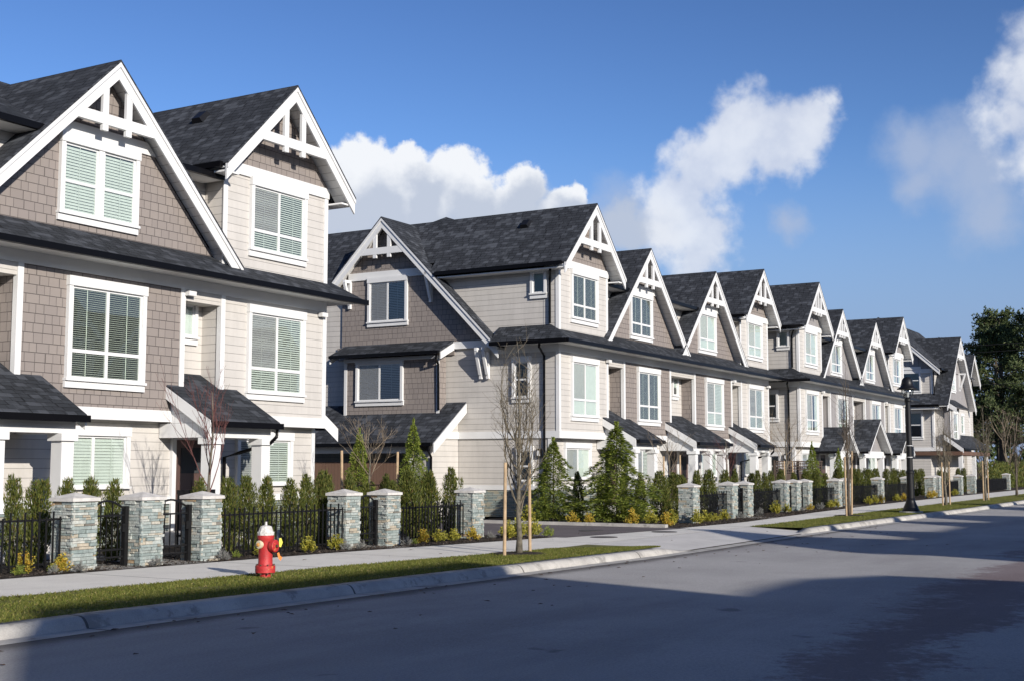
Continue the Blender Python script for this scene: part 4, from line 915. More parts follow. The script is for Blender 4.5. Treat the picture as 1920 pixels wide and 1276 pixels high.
# lattice fence between second and third block
r_ = tag(empty('lattice_fence', (57.8, 19.6, G(60) + .13), R(-22)), 'dark brown wooden fence topped with lattice between the houses', 'fence')
MB().box(0, 3.4, -.03, .0, 0, 1.34).build('board_panel', 'lattice', r_)
b_ = MB()
for i in range(23): b_.box(i * .15, i * .15 + .045, -.02, 0, 1.36, 1.86)
for i in range(4): b_.box(0, 3.4, -.03, -.021, 1.38 + i * .13, 1.425 + i * .13)
b_.build('lattice_panel', 'lattice', r_); MB().box(0, 3.4, -.06, .03, 1.87, 1.93).build('top_rail', 'lattice', r_)
for x in (0, 1.7, 3.35): MB().box(x - .05, x + .05, .001, .1, 0, 1.95).build('post', 'lattice', r_)

# ------------------------------------------------------------------ fire hydrant
hx, hy = 14.45, 12.6
hyd = tag(empty('fire_hydrant', (hx, hy, G(hx) + .13)), 'red fire hydrant with a white bonnet on the grass verge', 'fire hydrant')
hyd.scale = (.88, .88, 1.0)
br_ = MB().lathe([(.09, -.03), (.09, .07), (.165, .07), (.165, .115), (.165, .118), (.165, .165), (.13, .175), (.118, .2), (.116, .30), (.118, .52), (.132, .55), (.138, .57), (.138, .605)], 32).build('barrel', 'hydrant_red', hyd, smooth=True)
mo = br_.modifiers.new('edge', 'EDGE_SPLIT'); mo.split_angle = R(40)
b_ = MB()
for k in range(8):
    a = k * math.pi / 4 + .2; b_.lathe([(.014, .04), (.014, .185), (.011, .19)], 6, lambda x, y, z, a=a: (x + .148 * math.cos(a), y + .148 * math.sin(a), z))
b_.lathe([(.167, .1145), (.167, .1175)], 28); b_.build('flange_bolt', 'rust', hyd)
bn = MB().lathe([(.139, .606), (.139, .635), (.128, .645), (.105, .71), (.088, .735), (.05, .745), (.03, .748)], 10).build('bonnet', 'hydrant_white', hyd)
MB().lathe([(.022, .748), (.018, .80)], 5).build('operating_nut', 'cap_stone', bn)
bo = MB()
for k in range(8):
    a = k * math.pi / 4; bo.lathe([(.012, .632), (.012, .652), (.008, .656)], 6, lambda x, y, z, a=a: (x + .126 * math.cos(a), y + .126 * math.sin(a), z))
bo.build('bonnet_bolt', 'hydrant_white', bn)
ny = MB().lathe([(.078, .08), (.078, .135), (.09, .138), (.09, .215), (.078, .222), (.045, .224), (.03, .228)], 24, lambda x, y, z: (x, -z, .455 + y)).build('pumper_nozzle', 'hydrant_red', hyd)
MB().lathe([(.024, .224), (.02, .262)], 5, lambda x, y, z: (x, -z, .455 + y)).build('cap_nut', 'rust', ny)
MB().lathe([(.0905, .136), (.0915, .139)], 24, lambda x, y, z: (x, -z, .455 + y)).build('nozzle_ring', 'rust', ny)
for d in (-1, 1):
    nz = MB().lathe([(.05, .09), (.05, .135), (.06, .138), (.06, .175), (.05, .182)], 20, lambda x, y, z, d=d: (d * z, x, .475 + y)).build('hose_nozzle', 'hydrant_cream' if d < 0 else 'hydrant_red', hyd)
    MB().lathe([(.03, .18), (.024, .205), (.018, .212)], 6, lambda x, y, z, d=d: (d * z, x, .475 + y)).build('cap_nut', 'hydrant_orange', nz)
MB().add([(.10, -.20, .56), (.13, -.22, .565), (.17, -.22, .50), (.15, -.2, .43), (.115, -.19, .44)], [(0, 1, 2, 3, 4)]).build('yellow_tag', 'tag_yellow', hyd, fix=False)
MB().add([(.07, -.19, .35), (.105, -.20, .36), (.12, -.21, .31), (.165, -.22, .285), (.135, -.21, .235), (.09, -.2, .27)], [(0, 1, 2, 5), (2, 3, 4, 5)]).build('orange_tag', 'tag_orange', hyd, fix=False)

# ------------------------------------------------------------------ street lamp
lx, ly = 47.9, 11.15; lz = G(lx) + .13
lamp = tag(empty('street_lamp', (lx, ly, lz)), 'tall black street lamp with a bell hood on the verge', 'street lamp')
MB().lathe([(.42, -.03), (.42, .05)], 28).build('footing', 'kerb_concrete', lamp)
MB().lathe([(.30, .05), (.30, .12), (.27, .14), (.26, .19), (.21, .30), (.16, .42), (.145, .52)], 24).build('base', 'black_metal', lamp, smooth=True)
MB().lathe([(.14, .50), (.125, 1.4), (.15, 1.42), (.15, 1.50), (.115, 1.54), (.09, 4.02), (.12, 4.06), (.12, 4.14), (.07, 4.18)], 20).build('pole', 'black_metal', lamp)
MB().lathe([(.11, 4.18), (.17, 4.22), (.21, 4.40), (.20, 4.50)], 20).build('lantern_globe', 'lamp_glass', lamp, smooth=True)
MB().lathe([(.05, 4.2), (.05, 4.48)], 10).build('bulb', 'trim', lamp)
b_ = MB()
for k in range(8):
    a = k * math.pi / 4; b_.tube([(.12 * math.cos(a), .12 * math.sin(a), 4.17), (.22 * math.cos(a), .22 * math.sin(a), 4.38), (.21 * math.cos(a), .21 * math.sin(a), 4.52)], .009, 5)
b_.build('cage', 'black_metal', lamp)
MB().lathe([(.37, 4.49), (.38, 4.51), (.29, 4.56), (.235, 4.62), (.215, 4.72), (.19, 4.84), (.13, 4.92), (.04, 4.95)], 28).build('hood', 'black_metal', lamp, smooth=True)
MB().box(.1, .30, -.1, .1, 2.05, 2.4).build('junction_box', 'black_metal', lamp); MB().lathe([(.118, 2.0), (.118, 2.02)], 16).build('strap', 'trim', lamp); MB().lathe([(.118, 2.42), (.118, 2.44)], 16).build('strap', 'trim', lamp)

# ------------------------------------------------------------------ plants
def leaf(b_, p, d, up, ln, w):
    d = d.normalized(); s_ = d.cross(up)
    if s_.length < 1e-3: s_ = d.cross(Vector((1, 0, 0)))
    s_ = s_.normalized() * w; o = len(b_.v); q = p + d * ln
    m_ = p + d * ln * .45
    b_.v += [tuple(p), tuple(m_ + s_), tuple(q), tuple(m_ - s_)]; b_.f.append((o, o + 1, o + 2, o + 3))
def rv(rnd): 
    z = rnd.uniform(-1, 1); a = rnd.random() * 6.2832; k = math.sqrt(1 - z * z); return Vector((k * math.cos(a), k * math.sin(a), z))
def cedar(seed, n=4600):
    rnd = random.Random(seed); b_ = MB()
    spikes = [(rnd.gauss(0, .07), rnd.gauss(0, .07), rnd.uniform(.82, 1.0)) for _ in range(5)]
    for i in range(n):
        t_ = rnd.random() ** .9; sx, sy, st = spikes[i % 5]
        z = t_ * st; prof = (.42 + .58 * math.sin(min(1, z / .32) * math.pi / 2)) * (1 - max(0, (z - .35) / .72) ** 1.6)
        a = rnd.random() * 6.2832; rr = math.sqrt(rnd.uniform(.25, 1)) * .20 * prof * (1 + .25 * math.sin(a * 3 + seed + z * 9)); mixk = min(1, max(0, (z - .35) / .4))
        p = Vector((sx * mixk + rr * math.cos(a), sy * mixk + rr * math.sin(a), z))
        d = Vector((math.cos(a) * .55, math.sin(a) * .55, 1.0)) + rv(rnd) * .45
        leaf(b_, p, d, rv(rnd), rnd.uniform(.03, .075), rnd.uniform(.0045, .010))
    return b_.mesh('cedar_shrub', 'cedar_leaf', fix=False)
CED = [cedar(s_) for s_ in (11, 12, 13, 14, 15)]
def core_stem(): return MB().tube([(0, 0, 0), (0, 0, .8)], [.02, .008], 5).mesh('stem', 'bark_dark')
STEM = core_stem()
ORD = ['first', 'second', 'third', 'fourth', 'fifth', 'sixth', 'seventh', 'eighth', 'ninth', 'tenth', 'eleventh', 'twelfth']
CEDARS = [
 ('behind the fence and gate at the left edge', [(13.57, 17.0, 1.45, .27), (14.01, 17.0, 1.43, .31), (14.53, 17.0, 1.42, .26), (15.05, 17.0, 1.42, .32), (15.58, 17.0, 1.4, .27)]),
 ('behind the fence at the hydrant', [(17.8, 17.2, 1.4, .24), (18.33, 16.9, 1.47, .29), (18.89, 16.9, 1.47, .29), (19.42, 16.9, 1.45, .29), (20.09, 16.9, 1.42, .32), (20.65, 16.9, 1.48, .33), (21.06, 16.9, 1.62, .22), (21.6, 17.2, 1.5, .22)]),
 ('behind the fence left of the driveway', [(22.65, 17.4, 1.52, .31), (23.3, 17.4, 1.3, .3), (23.98, 17.4, 1.49, .27), (24.5, 17.5, 1.4, .3), (25.07, 17.4, 1.61, .38), (25.84, 17.4, 1.57, .44), (26.6, 17.3, 1.66, .34)]),
 ('among the spruces right of the driveway', [(35.6, 18.4, 1.5, .32), (36.4, 18.0, 1.5, .3), (36.2, 17.2, 1.49, .24), (36.0, 16.5, 1.41, .32), (36.9, 16.2, 1.54, .43), (37.75, 16.2, 1.47, .47)]),
 ('behind the fence right of the lone pillar', [(39.41, 16.5, 1.44, .32), (40.72, 16.5, 1.56, .29), (41.73, 16.5, 1.58, .4), (43.11, 16.5, 1.56, .38), (44.28, 16.5, 1.57, .27)]),
 ('behind the three close pillars', [(46.06, 16.6, 1.47, .28), (46.77, 16.6, 1.55, .28), (47.67, 16.6, 1.45, .29), (48.49, 16.6, 1.52, .25), (49.52, 16.6, 1.56, .3), (51.4, 16.6, 1.47, .22)]),
 ('in the row left of the street lamp', [(53.12, 16.6, 1.51, .41), (54.32, 16.6, 1.51, .32), (55.47, 16.6, 1.39, .33), (57.79, 16.6, 1.6, .4), (58.64, 16.6, 1.55, .4), (59.5, 16.6, 1.57, .4), (60.3, 16.6, 1.57, .4), (61.17, 16.6, 1.57, .4), (62.21, 16.6, 1.57, .4), (63.29, 16.6, 1.57, .4), (64.3, 16.6, 1.59, .4)]),
 ('in the row right of the street lamp', [(67.09, 16.8, 1.56, .33), (68.31, 16.8, 1.59, .34), (69.3, 16.8, 1.5, .4), (70.26, 16.8, 1.53, .34), (71.7, 16.8, 1.55, .29), (73.6, 16.8, 1.5, .4), (75.15, 16.8, 1.55, .37), (79.46, 16.8, 1.45, .32), (81.5, 16.8, 1.4, .4), (85.27, 16.8, 1.57, .31), (86.79, 16.8, 1.57, .31)])]
ci = 0
for where, items in CEDARS:
    for k, (x, y, h, w) in enumerate(items):
        r_ = tag(empty('cedar_shrub', (x, y, G(x) + .13), ci * 1.9), '%s narrow cedar from the left %s' % (ORD[k], where), 'shrub', 'narrow cedar shrubs behind the fences')
        ww = max(.80, w / .32) * (.9 + .22 * ((ci * 37) % 10) / 10); place('foliage', CED[ci % 5], r_, scale=(ww, ww, h)); place('stem', STEM, r_, scale=(1, 1, h)); ci += 1
def bush(seed, mat, n, spiky=False, lw=.02):
    rnd = random.Random(seed); b_ = MB()
    stems = [(rv(rnd), rnd.uniform(.55, 1)) for _ in range(38)]
    for i in range(n):
        d, L = stems[i % 38]; d = Vector((d.x, d.y, abs(d.z) * 1.2 + .25)).normalized(); t_ = rnd.uniform(.25, 1) ** .7
        p = Vector((d.x * .52, d.y * .52, d.z * .95)) * (t_ * L) + rv(rnd) * .05
        if p.z < .02: p.z = .02
        dd = d + rv(rnd) * (.35 if spiky else .9)
        leaf(b_, p, dd, rv(rnd), rnd.uniform(.06, .11) * (1.3 if spiky else 1), lw * rnd.uniform(.7, 1.3) * (.35 if spiky else 1))
    return b_.mesh('foliage', mat, fix=False)
YB = [bush(21, 'yellow_leaf', 1100, lw=.028), bush(22, 'yellow_leaf', 1000, lw=.028), bush(23, 'lime_leaf', 1100, lw=.028)]
LB = [bush(31, 'lavender_leaf', 1300, True, .03), bush(32, 'lavender_leaf', 1200, True, .03)]
YEL = [((12.99, 16.0, .28), 'golden shrub before the fence at the left edge, left one', 0), ((13.45, 15.75, .27), 'golden shrub against the nearest stone pillar', 1), ((17.99, 15.75, .26), 'yellow shrub just left of the hydrant', 2), ((19.4, 15.85, .29), 'yellow shrub just right of the hydrant', 2), ((20.3, 15.9, .29), 'upright yellow shrub left of the pillar beyond the hydrant', 2),
 ((23.3, 15.85, .28), 'first golden shrub before the fence left of the driveway', 0), ((23.95, 15.85, .27), 'second golden shrub before the fence left of the driveway', 2), ((24.4, 15.75, .27), 'third lime shrub before the fence left of the driveway', 2), ((25.0, 15.65, .27), 'orange shrub at the foot of the driveway pillar', 0),
 ((25.95, 15.3, .40), 'tall yellow shrub right of the driveway pillar', 2), ((26.3, 15.2, .43), 'yellow shrub behind the staked street tree trunk', 2), ((26.65, 15.0, .44), 'green and yellow shrub right of the staked street tree', 2),
 ((33.4, 18.9, .5), 'yellow shrub at the back of the driveway', 2), ((33.25, 17.4, .33), 'small golden shrub before the left spruce', 0), ((33.35, 16.9, .3), 'small golden shrub between the two spruces', 0), ((33.5, 15.6, .43), 'golden shrub before the right spruce', 0), ((33.7, 15.1, .43), 'golden shrub right of the right spruce', 2),
 ((33.35, 14.5, .36), 'golden shrub at the corner of the driveway bed', 0), ((34.3, 14.75, .42), 'yellow shrub left of the lone pillar', 2), ((35.2, 14.35, .40), 'lime shrub at the foot of the lone pillar', 2), ((36.1, 14.4, .35), 'lime shrub right of the lone pillar', 2), ((37.11, 14.5, .24), 'low yellow shrub before the fence right of the lone pillar', 2), ((38.0, 14.55, .32), 'yellow shrub left of the first gate beyond the driveway', 2),
 ((44.2, 15.0, .44), 'large yellow shrub left of the three close pillars', 2), ((45.4, 15.0, .30), 'yellow shrub touching the left one of the three close pillars', 2), ((48.3, 15.0, .24), 'small yellow shrub between the middle and right close pillars', 0), ((51.3, 15.1, .31), 'yellow shrub right of the three close pillars', 2), ((51.95, 15.1, .33), 'yellow shrub left of the pillar by the third block', 2),
 ((57.2, 15.15, .34), 'first yellow shrub of the row left of the lamp', 2), ((58.2, 15.15, .36), 'second yellow shrub of the row left of the lamp', 2), ((59.3, 15.15, .36), 'third yellow shrub of the row left of the lamp', 0), ((62.6, 15.2, .34), 'yellow shrub just left of the lamp pole', 2), ((63.9, 15.2, .34), 'golden shrub behind the lamp pole', 0), ((69.6, 15.2, .36), 'golden shrub right of the lamp pole', 0), ((70.6, 15.2, .36), 'golden shrub before the pair of pillars right of the lamp', 0), ((76.5, 15.3, .36), 'farthest yellow shrub, left of the shaded pillars', 2)]
for k, ((x, y, h), lab, v) in enumerate(YEL):
    r_ = tag(place('yellow_shrub', YB[v], None, (x, y, G(x) + .13), k * 1.3, (h * (1.5 if h < .4 else 1.15), h * (1.5 if h < .4 else 1.15), h * 1.22)), lab, 'shrub', 'yellow shrubs in the planting beds')
LAV = [((13.55, 15.45, .19), 'grey lavender tuft at the front of the nearest pillar'), ((13.15, 15.55, .15), 'small grey tuft left of the nearest pillar'), ((15.15, 15.5, .18), 'grey lavender tuft before the pillar between the two gates'), ((16.75, 15.55, .2), 'grey lavender tuft right of the pillar left of the hydrant'), ((20.3, 15.65, .2), 'grey tuft left of the pillar beyond the hydrant'), ((20.8, 15.65, .18), 'dark grey tuft before the pillar beyond the hydrant'), ((22.3, 15.6, .2), 'grey lavender tuft before the pillar right of the narrow gate'), ((25.7, 15.6, .18), 'grey lavender tuft at the driveway pillar'),
 ((39.7, 14.6, .22), 'grey tuft at the first gate beyond the driveway'), ((41.6, 14.65, .28), 'round grey tuft right of the first gate beyond the driveway'), ((49.4, 14.95, .28), 'grey tuft right of the three close pillars'), ((47.2, 15.0, .17), 'low grey tuft before the middle close pillar')]
for k, ((x, y, h), lab) in enumerate(LAV):
    tag(place('lavender_plant', LB[k % 2], None, (x, y, G(x) + .13), k * 1.7, (h * 1.5, h * 1.5, h * 1.1)), lab, 'plant', 'grey lavender tufts at the pillars')
# low green ground plants in the near bed
GB = bush(41, 'spruce_leaf', 700, lw=.022)
for k, (x, y, h, lab) in enumerate([(12.7, 15.75, .2, 'low dark green plant left of the golden shrubs'), (13.25, 15.7, .17, 'low green plant between the two golden shrubs at the left edge'), (17.4, 15.85, .17, 'low green plant right of the pillar left of the hydrant'), (22.9, 15.8, .16, 'low green plant left of the first golden shrub by the driveway fence'), (26.95, 14.75, .3, 'green plant at the corner of the driveway'), (26.6, 15.5, .45, 'green shrub behind the staked street tree')]):
    tag(place('green_plant', GB, None, (x, y, G(x) + .13), k, (h * 1.3, h * 1.3, h)), lab, 'plant', 'low green plants in the beds')

def spruce(seed):
    rnd = random.Random(seed); b_ = MB()
    for L in range(95):
        t_ = (L + rnd.random()) / 95; t_ = t_ ** 1.25; z = .05 + .90 * t_; rad = (.40 * (1 - t_) ** .9 + .025) * (.55 + .45 * min(1, t_ / .12))
        a = L * 2.399 + rnd.uniform(-.3, .3); R_ = rad * rnd.uniform(.6, 1.25); out = Vector((math.cos(a), math.sin(a), 0)); tang = Vector((-math.sin(a), math.cos(a), 0))
        m_ = int(10 + 46 * R_)
        for q in range(m_):
            s_ = (q + .5) / m_; s_ = s_ ** .75; p = Vector((0, 0, z)) + out * (R_ * s_) + Vector((0, 0, .05 * s_ - .11 * s_ * s_))
            for w in range(8):
                side = rnd.uniform(-1, 1); pp = p + tang * (side * .075 * (1.2 - s_ * .75) * (R_ / .3) ** .5) + Vector((0, 0, rnd.uniform(-.02, .014)))
                d = out * .9 + tang * side * .9 + Vector((0, 0, rnd.uniform(-.45, .35)))
                leaf(b_, pp, d, Vector((0, 0, 1)) + rv(rnd) * .6, rnd.uniform(.022, .042), rnd.uniform(.005, .009))
    for i in range(160):
        z = rnd.uniform(.88, 1.0); a = rnd.random() * 6.28; leaf(b_, Vector((0, 0, z)), Vector((math.cos(a), math.sin(a), .9)), rv(rnd), .03, .006)
    return b_.mesh('foliage', 'spruce_leaf', fix=False)
SPR = [spruce(51), spruce(52)]
TRK = MB().tube([(0, 0, 0), (0, 0, .98)], [.028, .003], 6).mesh('trunk', 'bark_dark')
for k, (x, y, h, w, lab) in enumerate([(34.5, 18.7, 2.55, 2.35, 'left one of two bushy spruces right of the driveway'), (34.9, 16.75, 3.0, 2.95, 'right one of two bushy spruces right of the driveway, the taller'), (27.3, 18.9, 2.9, 1.45, 'blue green spruce right of the staked tree before the garage'), (25.4, 19.2, 2.6, 1.35, 'blue green spruce left of the staked tree before the garage'), (55.1, 17.0, 2.75, 1.3, 'spruce at the left corner of the third block'), (58.1, 16.7, 2.5, 1.2, 'thin spruce before the first porch of the third block')]):
    r_ = tag(empty('spruce_tree', (x, y, G(x) + .12), k), lab, 'spruce', 'small spruces in the front gardens')
    place('foliage', SPR[k % 2], r_, scale=(w * 1.25, w * 1.25, h)); place('trunk', TRK, r_, scale=(1.6, 1.6, h))

def bare_tree(seed, h, spread, fork=.18, trunk_r=.06, levels=3, nmain=9, curve=.5, clear=.2):
    rnd = random.Random(seed); tr, br2 = MB(), MB()
    lean = Vector((rnd.gauss(0, .02), rnd.gauss(0, .02), 1))
    pts = [Vector((0, 0, -.05))]; k = 7
    for i in range(1, k + 1): pts.append(Vector((lean.x * h * i / k + rnd.gauss(0, .008 * h), lean.y * h * i / k + rnd.gauss(0, .008 * h), h * .92 * i / k)))
    tr.tube(pts, [trunk_r * (1.35 if i == 0 else (1 - .9 * i / k)) + .004 for i in range(k + 1)], 8)
    def grow(p, d, L, r, lev):
        n_ = 5; q = p.copy(); cur = [q.copy()]; dd = d.copy()
        for i in range(n_):
            dd = (dd + Vector((0, 0, curve * .22)) + rv(rnd) * .16).normalized(); q = q + dd * (L / n_); cur.append(q.copy())
        br2.tube(cur, [max(.0022, r * (1 - .8 * i / n_)) for i in range(n_ + 1)], 5 if lev < 2 else 3, False)
        if lev < levels:
            for j in range(rnd.randint(3, 5)):
                i = rnd.randint(1, n_ - 1); b2 = cur[i]; d2 = (dd + rv(rnd) * .65).normalized(); d2.z = abs(d2.z) * .8 + .15
                grow(b2, d2.normalized(), L * rnd.uniform(.38, .62), r * .5, lev + 1)
    for j in range(nmain):
        t_ = clear + (.85 - clear) * (j + rnd.random() * .5) / nmain; i = t_ * k; a_, b2 = pts[int(i)], pts[min(k, int(i) + 1)]; p = a_.lerp(b2, i - int(i))
        a = j * 2.4 + rnd.uniform(-.4, .4); d = Vector((math.cos(a) * spread, math.sin(a) * spread, .75)).normalized()
        grow(p, d, h * (.55 * (1 - t_) + .16), trunk_r * .42 * (1 - t_ * .6), 1)
    return tr, br2
def column_tree(seed, x, y, h, lab, rad=.05, n=14, wide=.5, bark='bark_grey', twig='twig_grey'):
    rnd = random.Random(seed); r_ = tag(empty('bare_tree', (x, y, G(x) + .13)), lab, 'tree', 'young bare trees'); tr, br2 = MB(), MB()
    k = 10; pts = [Vector((rnd.gauss(0, .012) * (i > 0), rnd.gauss(0, .012) * (i > 0), -.05 + h * .97 * i / k)) for i in range(k + 1)]
    tr.tube(pts, [rad * 1.5, rad] + [rad * (1 - i / k) + .004 for i in range(2, k + 1)], 8)
    def twigs(cur, r, depth):
        for q in range(len(cur) - 1):
            for _ in range(2 if depth else 1):
                if rnd.random() < .25: continue
                p = cur[q].lerp(cur[q + 1], rnd.random()); d = (rv(rnd) * .8 + Vector((0, 0, .9))).normalized(); L = rnd.uniform(.16, .5) * h / 4
                e_ = p + d * L + Vector((0, 0, .06)); mid = p.lerp(e_, .5) + rv(rnd) * .03
                br2.tube([p, mid, e_], [r * .45, r * .33, .0018], 3, False)
                if depth: twigs([p, mid, e_], r * .6, depth - 1)
    for j in range(n):
        a = j * 2.4 + rnd.uniform(-.5, .5); z0 = h * (.17 + .34 * (j / n)); R_ = wide * rnd.uniform(.45, 1.05); top = h * rnd.uniform(.62, .99) * (1 - .12 * (R_ / wide)); cur = []
        for i in range(10):
            s_ = i / 9; rr = R_ * (1 - math.exp(-2.6 * s_)) * (1 - .25 * s_ * s_); cur.append(Vector((math.cos(a) * rr + rnd.gauss(0, .02), math.sin(a) * rr + rnd.gauss(0, .02), z0 + (top - z0) * s_ ** 1.1)))
        r0 = rad * .34; br2.tube(cur, [max(.003, r0 * (1 - .85 * i / 9)) for i in range(10)], 5, False); twigs(cur, r0 * .7, 1)
    twigs(pts[3:], rad * .3, 1)
    tr.build('trunk', bark, r_, smooth=True, fix=False); br2.build('branches', twig, r_, fix=False)
def plant_tree(seed, x, y, h, lab, spread=.6, bark='bark_grey', twig='twig', rad=.05, clear=.2, nmain=9, curve=.5, levels=3, grp='young bare trees'):
    r_ = tag(empty('bare_tree', (x, y, G(x) + .13)), lab, 'tree', grp); tr, br2 = bare_tree(seed, h, spread, trunk_r=rad, nmain=nmain, clear=clear, curve=curve, levels=levels)
    tr.build('trunk', bark, r_, smooth=True, fix=False); br2.build('branches', twig, r_, fix=False); return r_
def stake(x, y, h, lab, lean=0):
    r_ = tag(MB().tube([(0, 0, -.05), (lean, 0, h)], [.034, .03], 8).build('wooden_stake', 'stake', None, (x, y, G(x) + .13)), lab, 'wooden stake', 'stakes holding the young trees')
    return r_
column_tree(61, 21.4, 12.35, 4.25, 'bare street tree between two stakes near the driveway', .052, 15, .52)
plant_tree(62, 18.11, 17.2, 3.3, 'small bare tree with red twigs behind the pillar left of the hydrant', .5, twig='twig_red', rad=.04, clear=.34, nmain=9, curve=.6)
plant_tree(63, 23.97, 17.8, 2.8, 'small bare tree tied between stakes before the garage', .75, twig='twig', rad=.04, clear=.52, nmain=7, curve=.4)
plant_tree(64, 39.0, 16.8, 2.85, 'bare tree tied between stakes before the second block', .6, rad=.036, clear=.45, nmain=7, curve=.4)
plant_tree(65, 44.75, 17.0, 2.9, 'bare reddish tree right of the gate before the second block', .75, twig='twig_red', rad=.04, clear=.30, nmain=7, curve=.4)
plant_tree(66, 53.05, 17.5, 3.9, 'bare spreading tree tied between stakes before the lattice fence', .6, rad=.05, clear=.36, nmain=11, curve=.4)
column_tree(67, 43.9, 12.3, 5.4, 'tall thin bare street tree between stakes, left of the street lamp', .05, 7, .35, 'bark_dark', 'twig_dark')
column_tree(68, 57.7, 11.95, 4.2, 'bare street tree between stakes just right of the street lamp', .055, 10, .6)
column_tree(69, 66.8, 11.9, 4.9, 'bare street tree between stakes second right of the street lamp', .055, 9, .6)
column_tree(70, 78.6, 12.3, 4.8, 'bare street tree at the right edge of the photo', .06, 9, .7, 'bark_dark', 'twig_dark')
plant_tree(71, 112.0, 18.2, 6.6, 'large pale bare tree in front of the dark pines', .5, rad=.12, twig='twig', clear=.15, nmain=10, curve=.5, levels=2)
for x, y, h, lab, ln in [(20.6, 12.2, 1.72, 'left stake of the street tree near the driveway', .03), (22.0, 12.45, 1.72, 'right stake of the street tree near the driveway', -.02), (22.95, 17.8, 2.02, 'left stake of the small tree before the garage', -.05), (25.0, 17.8, 2.02, 'right stake of the small tree before the garage', .06), (38.4, 16.75, 2.0, 'left stake of the tree before the second block', 0), (39.75, 16.75, 2.05, 'right stake of the tree before the second block', 0),
    (52.5, 17.4, 1.9, 'left stake of the spreading tree before the lattice fence', 0), (53.6, 17.4, 1.9, 'right stake of the spreading tree before the lattice fence', 0), (43.4, 12.25, 2.0, 'left stake of the tall thin street tree', -.05), (44.4, 12.35, 2.2, 'right stake of the tall thin street tree, leaning', .22), (56.9, 11.9, 1.85, 'left stake of the street tree right of the lamp', 0), (58.6, 11.95, 1.9, 'right stake of the street tree right of the lamp', 0), (66.2, 11.9, 1.95, 'left stake of the second street tree past the lamp', 0), (67.5, 11.9, 1.95, 'right stake of the second street tree past the lamp', 0)]: stake(x, y, h, lab, ln)
for x, y, z, x1, lab in ((22.95, 17.78, 1.35, 25.0, 'green tie strap between stakes of the small tree before the garage'), (38.4, 16.73, 1.5, 39.75, 'dark tie strap between stakes before the second block')):
    tag(MB().tube([(x, y, z + G(x)), (x1, y, z + G(x) + .03)], .012, 5).build('tie_strap', 'black_metal'), lab, 'strap')

# ------------------------------------------------------------------ dark pines, hedge, wires at the far right
def pine(seed, h, r, n=7000):
    rnd = random.Random(seed); cr, tk = MB(), MB(); boughs = []
    tk.tube([(0, 0, -.3), (rnd.gauss(0, .2), rnd.gauss(0, .2), h * .5), (rnd.gauss(0, .3), rnd.gauss(0, .3), h * .93)], [.34, .24, .05], 8)
    for i in range(70):
        t_ = rnd.uniform(.22, 1); a = rnd.random() * 6.2832; L = r * (1.12 - .75 * max(0, t_ - .3) / .7) * rnd.uniform(.45, 1.1); st = Vector((0, 0, h * t_ * .93))
        e_ = st + Vector((math.cos(a) * L, math.sin(a) * L, L * rnd.uniform(.05, .42))); tk.tube([st, st.lerp(e_, .55) + Vector((0, 0, -.1)), e_], [.09, .06, .02], 4, False); boughs.append((st, e_))
    for i in range(n):
        st, e_ = boughs[i % 70]; s_ = rnd.uniform(.3, 1.05); p = st.lerp(e_, s_) + Vector((rnd.gauss(0, .28), rnd.gauss(0, .28), rnd.gauss(.08, .22)))
        ax = (rv(rnd) * .7 + Vector((0, 0, .9))).normalized()
        for q in range(5): leaf(cr, p, ax + rv(rnd) * .75, rv(rnd), rnd.uniform(.18, .36), rnd.uniform(.03, .06))
    return cr, tk
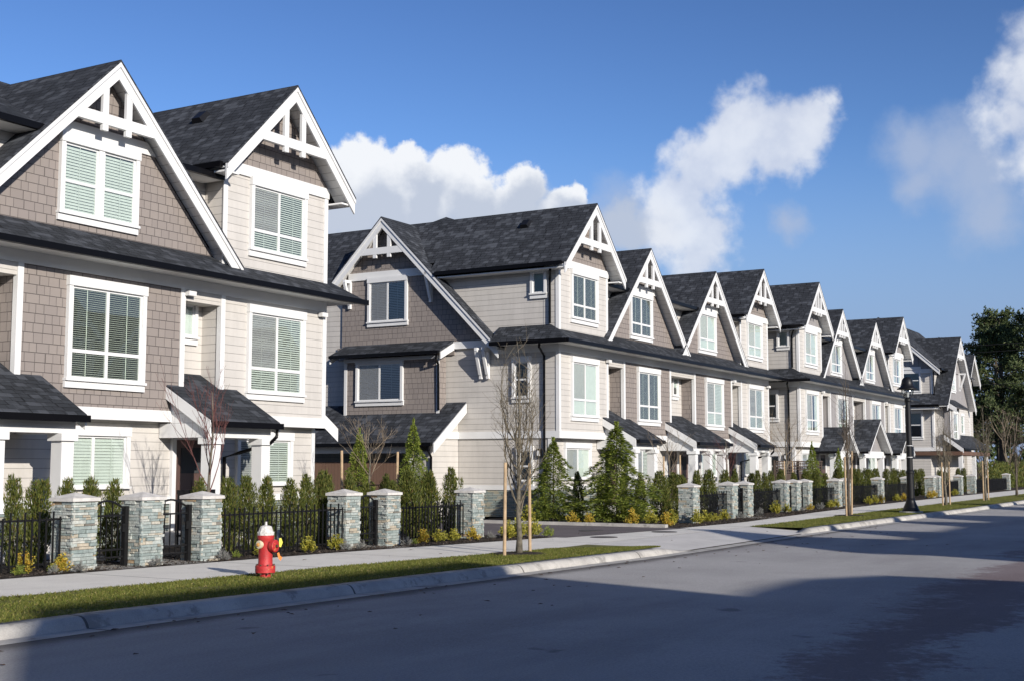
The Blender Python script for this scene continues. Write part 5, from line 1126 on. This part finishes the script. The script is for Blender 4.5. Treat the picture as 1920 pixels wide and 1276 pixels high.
for k, (x, y, h, r, lab) in enumerate([(125, 25.4, 14.6, 5.2, 'left tall dark pine behind the farthest house block'), (124, 20.6, 16.6, 5.0, 'middle dark pine behind the farthest block'), (122, 16.6, 17.0, 5.2, 'tall dark pine at the right edge of the photo'), (138, 23.0, 17.5, 6.0, 'dark pine at the back between the others'), (128, 28.2, 13.6, 3.4, 'small pine top showing above the farthest roof')]):
    r_ = tag(empty('pine_tree', (x, y, -.25), k * 2.0), lab, 'pine', 'dark pines at the end of the street'); cr, tk = pine(80 + k, h, r)
    cr.build('crown', 'pine_leaf', r_, fix=False); tk.build('trunk', 'bark_dark', r_, fix=False)
rnd = random.Random(99); b_ = MB()
for i in range(9000):
    x = rnd.uniform(98, 125); a = rnd.random(); p = Vector((x, 17.3 + rnd.gauss(0, .35), .0 + a * 1.85 + .12 * math.sin(x * 3)))
    leaf(b_, p, Vector((rnd.gauss(0, .4), -.4, 1)), rv(rnd), rnd.uniform(.12, .25), rnd.uniform(.03, .05))
tag(b_.build('hedge', 'cedar_leaf', fix=False), 'clipped green hedge behind the farthest pillar', 'hedge')
for k, (y0, z0, z1) in enumerate([(0, 12.25, 12.5), (.0, 11.6, 12.0), (0, 8.8, 9.0)]):
    tag(MB().tube([(118, 40, z0 - .3), (118, 24, z0), (118, 8, z1), (118, -6, z1 + .5)], .02, 4).build('power_line', 'wire'), ['topmost power line before the pines', 'second power line from the top before the pines', 'lowest power line before the pines'][k], 'power line', 'power lines')
rnd = random.Random(123); b_ = MB()
for i in range(7000):
    y = rnd.uniform(-10, 60); p = Vector((165 + rnd.gauss(0, 2.0), y, -.3 + (rnd.random() ** .8) * (5.2 + 1.6 * math.sin(y * .7) + 1.1 * math.sin(y * 1.9))))
    leaf(b_, p, Vector((-.3, rnd.gauss(0, .5), 1)), rv(rnd), rnd.uniform(.5, 1.0), rnd.uniform(.16, .3))
tag(b_.build('wood', 'pine_leaf', fix=False), 'far dark line of trees beyond the end of the street', 'trees', kind='stuff')
def thicket(seed, x0, x1, y0, y1, n, h, mat, name, lab):
    rnd = random.Random(seed); b_ = MB()
    for i in range(n):
        p = Vector((rnd.uniform(x0, x1), rnd.uniform(y0, y1), -.1)); 
        for q in range(4):
            d = Vector((rnd.gauss(0, .3), rnd.gauss(0, .3), 1)).normalized(); L = h * rnd.uniform(.5, 1); b_.tube([p, p + d * L * .5, p + d * L + rv(rnd) * .3], [.025, .016, .006], 3, False)
    tag(b_.build(name, mat, fix=False), lab, 'bushes', kind='stuff')
thicket(5, 112, 128, 14, 27, 260, 2.6, 'twig_dark', 'brushwood', 'brown leafless brush under the dark pines')
